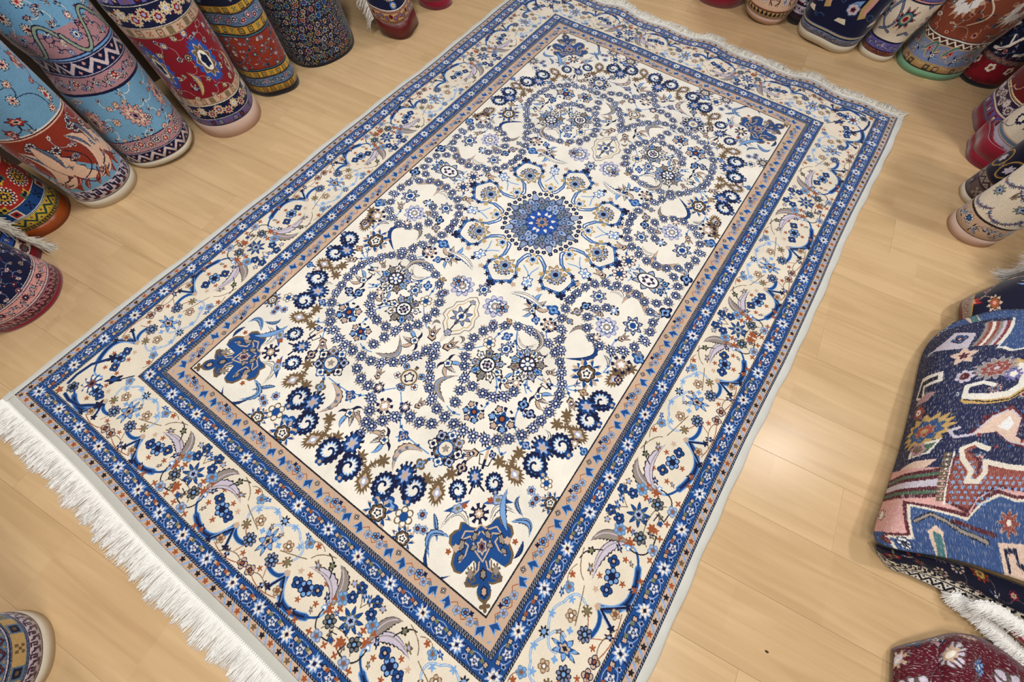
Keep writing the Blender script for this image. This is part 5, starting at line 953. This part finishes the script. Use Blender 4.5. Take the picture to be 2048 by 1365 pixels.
# ------------------------------------------------------------------ folded carpets lying on the floor at the right (control nets in metres)
X_TOP = [[[1.483,0.391,0.018],[1.504,0.464,0.054],[1.532,0.501,0.09],[1.578,0.544,0.12],[1.647,0.582,0.15],[1.769,0.69,0.168]],[[1.477,0.304,0.018],[1.476,0.296,0.078],[1.511,0.312,0.126],[1.564,0.341,0.162],[1.651,0.4,0.186],[1.765,0.482,0.204]],[[1.492,0.102,0.018],[1.479,0.081,0.096],[1.519,0.108,0.144],[1.58,0.147,0.18],[1.671,0.212,0.204],[1.808,0.314,0.216]],[[1.499,-0.083,0.018],[1.488,-0.093,0.096],[1.526,-0.064,0.15],[1.599,-0.013,0.18],[1.703,0.061,0.198],[1.851,0.172,0.21]],[[1.494,-0.242,0.024],[1.485,-0.249,0.102],[1.534,-0.211,0.144],[1.615,-0.157,0.168],[1.74,-0.079,0.186],[1.9,0.024,0.198]],[[1.481,-0.378,0.042],[1.483,-0.374,0.102],[1.547,-0.33,0.132],[1.64,-0.277,0.15],[1.769,-0.22,0.162],[1.937,-0.138,0.174]],[[1.48,-0.422,0.054],[1.498,-0.424,0.09],[1.572,-0.387,0.108],[1.651,-0.358,0.12],[1.777,-0.324,0.132],[1.98,-0.265,0.144]]]
X_LOW = [[[1.496,-0.41,0.03],[1.509,-0.417,0.066],[1.58,-0.382,0.078],[1.67,-0.352,0.09],[1.806,-0.318,0.102],[1.975,-0.281,0.108]],[[1.512,-0.422,0.018],[1.538,-0.429,0.042],[1.61,-0.394,0.054],[1.707,-0.367,0.06],[1.84,-0.346,0.072],[2.011,-0.316,0.078]],[[1.528,-0.421,0.006],[1.558,-0.436,0.006],[1.608,-0.426,0.006],[1.739,-0.409,0.006],[1.837,-0.413,0.006],[2.037,-0.409,0.006]]]
X_MID = [[[1.524,-0.414,0.072],[1.577,-0.39,0.084],[1.634,-0.369,0.09],[1.702,-0.344,0.096],[1.813,-0.321,0.108],[1.969,-0.291,0.114]],[[1.545,-0.414,0.054],[1.594,-0.398,0.066],[1.659,-0.38,0.072],[1.729,-0.364,0.078],[1.84,-0.344,0.084],[1.997,-0.312,0.09]],[[1.576,-0.403,0.03],[1.614,-0.398,0.042],[1.682,-0.387,0.048],[1.754,-0.378,0.054],[1.867,-0.365,0.06],[2.025,-0.335,0.066]]]
Z_PATCH = [[[1.625,-0.655,0.004],[1.649,-0.627,0.004],[1.705,-0.57,0.004],[1.762,-0.515,0.004],[1.841,-0.484,0.004],[1.94,-0.489,0.004],[2.048,-0.494,0.004]],[[1.618,-0.666,0.02],[1.633,-0.641,0.04],[1.675,-0.596,0.05],[1.723,-0.547,0.055],[1.795,-0.52,0.05],[1.891,-0.522,0.045],[2.013,-0.52,0.04]],[[1.627,-0.7,0.02],[1.637,-0.676,0.06],[1.686,-0.633,0.05],[1.704,-0.596,0.085],[1.782,-0.568,0.06],[1.841,-0.577,0.08],[1.984,-0.553,0.07]],[[1.642,-0.761,0.02],[1.652,-0.741,0.06],[1.692,-0.71,0.07],[1.724,-0.678,0.08],[1.786,-0.644,0.07],[1.839,-0.625,0.09],[1.979,-0.601,0.08]],[[1.684,-0.882,0.01],[1.689,-0.861,0.05],[1.726,-0.831,0.06],[1.758,-0.805,0.07],[1.817,-0.768,0.06],[1.864,-0.726,0.08],[1.987,-0.684,0.08]]]
W_PATCH = [[[1.551,0.646,0.004],[1.561,0.678,0.004],[1.609,0.756,0.004],[1.667,0.854,0.004],[1.741,0.956,0.004],[1.893,1.148,0.01]],[[1.538,0.602,0.03],[1.524,0.596,0.07],[1.556,0.646,0.09],[1.602,0.724,0.1],[1.656,0.792,0.12],[1.766,0.92,0.15]],[[1.546,0.55,0.03],[1.535,0.529,0.09],[1.559,0.563,0.12],[1.597,0.613,0.14],[1.65,0.661,0.16],[1.747,0.724,0.2]],[[1.576,0.482,0.01],[1.569,0.442,0.07],[1.613,0.461,0.09],[1.654,0.479,0.11],[1.717,0.518,0.12],[1.815,0.57,0.15]]]
RED_EDGE = [[[1.75,-0.413,0.055],[1.792,-0.421,0.055],[1.869,-0.45,0.055],[1.956,-0.46,0.055]],[[1.75,-0.411,0.066],[1.797,-0.421,0.066],[1.867,-0.446,0.066],[1.955,-0.453,0.066]],[[1.77,-0.404,0.055],[1.821,-0.412,0.05],[1.891,-0.433,0.05],[1.982,-0.436,0.05]]]
FR1 = [[1.711,-0.416,0.032],[1.752,-0.42,0.036],[1.806,-0.433,0.036],[1.865,-0.45,0.036],[1.964,-0.466,0.036]]
FR2 = [[1.737,-0.419,0.076],[1.782,-0.404,0.076],[1.842,-0.407,0.076],[1.928,-0.402,0.076]]
def catmull(p0, p1, p2, p3, t):
    return .5 * ((2 * p1) + (-p0 + p2) * t + (2 * p0 - 5 * p1 + 4 * p2 - p3) * t * t + (-p0 + 3 * p1 - 3 * p2 + p3) * t ** 3)
def resample(A, n, axis):
    A = np.moveaxis(np.asarray(A, float), axis, 0); m = len(A); out = []
    for k in range(n):
        t = k / (n - 1) * (m - 1); i = min(int(t), m - 2); f = t - i
        g = lambda j: A[j] if 0 <= j < m else (2 * A[0] - A[1] if j < 0 else 2 * A[-1] - A[-2])
        out.append(catmull(g(i - 1), g(i), g(i + 1), g(i + 2), f))
    return np.moveaxis(np.array(out), 0, axis)
def patch(name, net, m, parent, nu=48, nv=48, thick=.012, bump=0.0, flip=False, vflip=False):
    G = resample(resample(net, nv, 0), nu, 1); V = []; UV = []
    G[..., 2] = np.maximum(G[..., 2], .003)
    du = np.zeros((nv, nu)); du[:, 1:] = np.cumsum(np.linalg.norm(np.diff(G, axis=1), axis=2), axis=1)
    dv = np.zeros((nv, nu)); dv[1:, :] = np.cumsum(np.linalg.norm(np.diff(G, axis=0), axis=2), axis=0)
    tv = dv[:, nu // 3].max()
    for j in range(nv):
        for i in range(nu):
            p = G[j, i].copy()
            if bump: p[2] += bump * math.sin(i * .9 + j * .35) * math.sin(j * .5 + 1) * min(1, i / 6) * min(1, j / 6)
            V.append(tuple(p)); UV.append((du[j, i], (tv - dv[j, nu // 3]) if vflip else dv[j, nu // 3]))
    F = [(j * nu + i, j * nu + i + 1, (j + 1) * nu + i + 1, (j + 1) * nu + i) for j in range(nv - 1) for i in range(nu - 1)]
    if flip: F = [f[::-1] for f in F]
    return mesh_obj(name, V, F, m, parent, uv=UV, solid=thick)
def exX(cv):
    r = cv.rect; W = cv.W
    # y measured from the bottom lip upwards
    # lower royal field with stepped cream edge
    cv.rect(0, 0, W, .30, 'pink'); cv.poly([(.05, 0), (.05, .05), (.12, .06), (.12, .17), (.34, .13), (.36, .18), (.42, .22), (.50, .20), (.70, .22), (.9, .2), (.9, 0)], 'maroon')
    cv.poly([(.06, 0), (.06, .045), (.13, .055), (.13, .160), (.33, .118), (.37, .17), (.43, .205), (.50, .19), (.70, .205), (.9, .19), (.9, 0)], 'cream'); cv.poly([(.07, 0), (.07, .04), (.14, .045), (.14, .150), (.33, .108), (.38, .165), (.44, .195), (.50, .18), (.70, .195), (.9, .18), (.9, 0)], 'royal')
    cv.rect(0, -.01, .06, .055, 'royal'); cv.poly([(.44, 0), (.44, .06), (.56, .07), (.56, 0)], 'peach'); cv.line([(.565, 0), (.565, .08)], .012, 'navy'); cv.line([(.565, 0), (.565, .08)], .005, 'ivory'); cv.poly([(.58, 0), (.58, .08), (.8, .07), (.8, 0)], 'ochre'); cv.line([(.60, .02), (.60, .05), (.64, .05), (.64, .03), (.68, .03), (.7, .02)], .014, 'ivory')
    cv.line([(.46, .01), (.46, .045), (.5, .05), (.5, .025), (.53, .02)], .010, 'navy'); cv.poly([(.20, .0), (.24, .0), (.245, .07), (.22, .09), (.19, .07)], 'peach'); cv.poly([(.207, .0), (.235, .0), (.238, .06), (.21, .07)], 'teal')
    cv.line([(.15, .10), (.20, .125), (.26, .10), (.31, .075), (.40, .055)], .016, 'black'); cv.line([(.15, .10), (.20, .125), (.26, .10), (.31, .075), (.40, .055)], .010, 'taupe'); cv.line([(.28, .105), (.36, .085), (.43, .075)], .012, 'maroon')
    rosette(cv, .10, .028, .022, 'navy', 'white', 'navy', 7); rosette(cv, .055, .03, .014, 'maroon', 'crimson', 'navy', 5); cv.radial(.48, .115, 0, .04, [(1.1, 's', 8, .5, 'tan'), (1, 's', 8, .55, 'brick'), (.25, 'o', 1, 0, 'ivory')]); cv.radial(.03, .12, .5, .028, [(1, 's', 7, .5, 'black'), (.8, 's', 7, .5, 'ivory')])
    # checked red panel
    cv.poly([(.24, .17), (.245, .34), (.30, .36), (.36, .31), (.9, .29), (.9, .21), (.5, .215), (.43, .225), (.36, .19), (.33, .13)], 'maroon')
    cv.poly([(.25, .175), (.255, .33), (.30, .35), (.36, .30), (.9, .28), (.9, .22), (.5, .225), (.43, .235), (.36, .2), (.33, .145)], 'brick')
    for i in range(17):
        for j in range(9):
            x, y = .265 + i * .024 + (.012 if j % 2 else 0), .165 + j * .019
            if y < .145 + (.33 - .145) and y > (.205 if x > .40 else .15) and y < (.27 if x > .36 else .32): cv.rect(x - .0065, y - .005, x + .0065, y + .005, 'lblue'); cv.rect(x - .002, y - .002, x + .002, y + .002, 'navy')
    L_ = [(.36, .37), (.31, .39), (.27, .37), (.28, .33), (.32, .28), (.31, .245), (.35, .245), (.37, .28), (.36, .32), (.45, .30), (.62, .285), (.8, .29)]; cv.line(L_, .020, 'cream'); cv.line([(.31, .38), (.285, .365), (.295, .335)], .013, 'brick'); cv.line([(.34, .32), (.345, .28)], .013, 'maroon')
    # stripes at the left
    for k, c in enumerate(('maroon', 'green', 'maroon', 'lilac', 'lilac', 'maroon', 'green', 'maroon')): cv.poly([(0, .175 + k * .011), (.215, .185 + k * .014), (.215, .185 + (k + 1) * .014), (0, .175 + (k + 1) * .011)], c)
    for k in range(10): cv.rect(.217, .17 + k * .019, .243, .186 + k * .019, 'brown'); cv.rect(.228, .175 + k * .019, .236, .181 + k * .019, 'ivory')
    cv.line([(.246, .16), (.248, .36)], .006, 'ivory')
    # motifs on the navy ground
    big(cv, .14, .46, .5, .085, 'ochre', 'gold', 'royal', 'red'); cv.radial(.10, .55, 0, .032, [(1, 'p', 7, .15, 'brick'), (.5, 'p', 6, .3, 'white'), (.15, 'o', 1, 0, 'brick')])
    P = [(.30, .43), (.36, .50), (.42, .53), (.46, .49), (.45, .42), (.52, .38), (.43, .40), (.38, .44)]; cv.poly([(x + (x - .41) * .25, y + (y - .45) * .3) for x, y in P], 'maroon'); cv.poly([(x + (x - .41) * .1, y + (y - .45) * .12) for x, y in P], 'lilac'); cv.poly(P, 'peach'); cv.poly([(.38, .46), (.42, .505), (.44, .47), (.42, .44)], 'white'); cv.line([(.30, .43), (.24, .42), (.22, .45), (.25, .46)], .012, 'lilac'); cv.line([(.5, .385), (.62, .38), (.8, .39)], .010, 'ivory')
    for k in range(12): a = k * .5; cv.radial(.41 + .10 * math.cos(a), .455 + .08 * math.sin(a), a, .009, [(1, 's', 4, .4, 'crimson' if k % 2 else 'royal')])
    L_ = [(.24, .57), (.25, .61), (.30, .64), (.28, .60)]; cv.line([(.26, .585), (.33, .58), (.40, .59), (.45, .63), (.46, .69), (.44, .74), (.40, .76)], .040, 'gold'); cv.line([(.255, .60), (.33, .595), (.40, .605), (.44, .64), (.445, .69), (.42, .74)], .030, 'ivory'); cv.line([(.25, .60), (.25, .65), (.30, .665), (.34, .65)], .018, 'ivory'); cv.line([(.25, .585), (.33, .57), (.41, .58), (.47, .63), (.475, .7)], .005, 'black')
    big(cv, .33, .735, .3, .07, 'lilac', 'taupe', 'brick', 'brick'); cv.radial(.23, .70, 0, .034, [(1, 'p', 7, .3, 'lilac'), (.5, 'o', 1, 0, 'maroon')]); cv.radial(.40, .70, 0, .036, [(1, 'z', 9, .3, 'violet'), (.5, 's', 5, .3, 'ivory')])
    cv.poly([(.05, .62), (.07, .72), (.15, .74), (.16, .69), (.10, .67), (.12, .60)], 'ivory'); cv.poly([(.065, .63), (.08, .70), (.14, .72), (.14, .70), (.09, .68), (.10, .62)], 'dnavy'); cv.poly([(.06, .58), (.13, .60), (.15, .64), (.12, .64), (.08, .61)], 'mauve'); cv.radial(.20, .81, .5, .05, [(1, 's', 5, .5, 'peach'), (.4, 's', 5, .5, 'maroon')])
    cv.poly([(.10, .34), (.17, .36), (.2, .42), (.15, .41), (.10, .37)], 'ivory'); cv.poly([(.11, .35), (.16, .365), (.185, .405), (.15, .40)], 'green'); cv.poly([(.07, .30), (.17, .30), (.2, .335), (.13, .33)], 'peach'); cv.radial(.13, .38, 1, .03, [(1, 's', 6, .3, 'mauve'), (.6, 's', 5, .3, 'brown')])
    # upper royal panel and stripes
    for k, c in enumerate(('taupe', 'brick', 'ivory', 'brick', 'taupe', 'lilac', 'crimson', 'ivory')): cv.poly([(.21 + k * .012, .86), (.25 + k * .014, 1.0), (.25 + (k + 1) * .014, 1.0), (.21 + (k + 1) * .012, .86)], c)
    cv.poly([(.30, .84), (.32, .84), (.36, .82), (.42, .83), (.45, .85), (.48, .82), (.9, .83), (.9, 1.02), (.36, 1.02)], 'ivory'); cv.poly([(.31, .85), (.33, .85), (.37, .83), (.42, .84), (.45, .86), (.48, .83), (.9, .84), (.9, 1.02), (.37, 1.02)], 'royal')
    cv.radial(.54, .95, 0, .12, [(1.04, 'o', 1, 0, 'maroon'), (1, 'o', 1, 0, 'cream'), (.92, 'o', 1, 0, 'black'), (.89, 'o', 1, 0, 'cream'), (.4, 's', 5, .4, 'brick')], 1.2); cv.line([(.46, .90), (.50, .94), (.51, 1.0)], .018, 'brown')
    cv.poly([(.07, .86), (.20, .85), (.21, .94), (.13, .97)], 'lilac'); rosette(cv, .155, .915, .03, 'navy', 'royal', 'pink', 4)
mX = pile_mat('navy_back', tex('navy_back', .9, 1.02, [(0, 'scatter', 'bnavy', [('navy', 'pink', 'steel', 'maroon'), ('navy', 'ivory', 'crimson', 'royal')], 26, .016, .03, 4)], exX, res=.0024), (.58, .86), sheen=.05, bump=.5, sat=.85, val=.92, streak=(650, 60, 1), fine=500)
mMid = rollmat('dark_inner_fold', [(0, 'scatter', 'dnavy', [('black', 'brick', 'ochre', 'cocoa'), ('navy', 'tan', 'crimson', 'olive')], 70, .02, .04, 3, 'cocoa')], W=.6, H=.5)
mX2 = rollmat('black_cream_fold', [(.04, 'zig', 'ivory', ('black', 'black', 'black')), (.05, 'crenel', 'cream', ('black', 'black', 'black')), (0, 'scatter', 'dnavy', [('black', 'olive', 'cocoa', 'crimson'), ('black', 'brick', 'ochre', 'navy')], 40, .02, .04, 3, 'olive')], W=.6, H=.5)
mZ = rollmat('crimson_patchwork', [(0, 'scatter', 'maroon', [('navy', 'royal', 'lblue', 'cream'), ('crimson', 'cream', 'tan', 'navy'), ('cocoa', 'lilac', 'tan', 'ivory'), ('navy', 'mauve', 'cream', 'steel')], 60, .035, .075, 6)], W=.7, H=.6, streak=(120, 400, 1))
mW = rollmat('floral_corner', [(.02, 'plain', 'dnavy', ('dnavy',)), (0, 'scatter', 'dnavy', [('navy', 'pink', 'mauve', 'crimson'), ('black', 'tan', 'rust', 'pink'), ('maroon', 'pink', 'steel', 'red')], 22, .03, .06, 6, 'tan')], lambda cv: (cv.rect(0, 0, .04, cv.H, 'dkred'), cv.rect(.04, 0, .046, cv.H, 'gold'), cv.rect(.046, 0, .10, cv.H, 'taupe'), [cv.radial(.073, .03 + k * .05, 0, .016, [(1, 's', 4, .3, 'brown'), (.6, 's', 4, .3, 'pink')]) for k in range(12)], cv.rect(.10, 0, .106, cv.H, 'gold')), W=.7, H=.6)
o = empty('folded_carpet', (1.95, .05, 0), 'big navy carpet folded face-in on the floor at right, showing its ribbed back', 'folded carpet')
patch('top_fold', X_TOP, mX, o, 56, 70, .016, vflip=True)
patch('middle_fold', X_MID, mMid, o, 30, 16, .012)
patch('lower_fold', X_LOW, mX2, o, 40, 24, .014, vflip=True)
o = empty('folded_carpet', (1.95, -.35, 0), 'thin crimson edged rug with shaggy white fringe under the big navy carpet', 'folded carpet')
patch('red_edge', RED_EDGE, M_crim, o, 30, 8, .008)
for FR, dr, cnt, ln in ((FR1, (-.45, -.9, -.05), 1300, .032), (FR2, (-.45, -.9, -.1), 1100, .030)):
    C_ = resample(FR, 200, 0); ro = []; di = []; le = []
    for k in range(cnt):
        p = C_[int(random.random() * 199)]; ro.append((p[0] + random.gauss(0, .004), p[1] + random.gauss(0, .004), p[2])); di.append(dr); le.append(ln)
    strands('fringe', ro, di, le, M_white, o, rad=.0020, curl=.38, lift=.008, sag=.012)
o = empty('folded_carpet', (1.85, -.95, 0), 'crumpled crimson, cream and blue carpet at the lower right corner', 'folded carpet')
patch('pile', Z_PATCH, mZ, o, 60, 44, .012, bump=.003)
o = empty('folded_carpet', (1.75, .75, 0), 'dark floral carpet with red striped edge behind the big navy folded carpet', 'folded carpet')
patch('pile', W_PATCH, mW, o, 40, 24, .012)

# ------------------------------------------------------------------ specks on the floor
M_lint = cloth_mat('dark_lint', (70, 54, 44), .95, .2)
for (x, y, r, lab) in ((-1.086, -1.204, .008, 'dark lint speck on bare floor between carpet rolls and rug at left'), (1.335, -.855, .005, 'tiny dark crumb on floor left of the crumpled carpet')):
    V = [(x, y, .003)] ; n = 9
    for k in range(n):
        a = 2 * PI * k / n; q = r * (.6 + .5 * hashf(k, x)); V.append((x + q * 1.5 * math.cos(a), y + q * .8 * math.sin(a), .0004))
    tag(mesh_obj('lint', V, [(0, 1 + k, 1 + (k + 1) % n) for k in range(n)], M_lint), lab, 'lint')
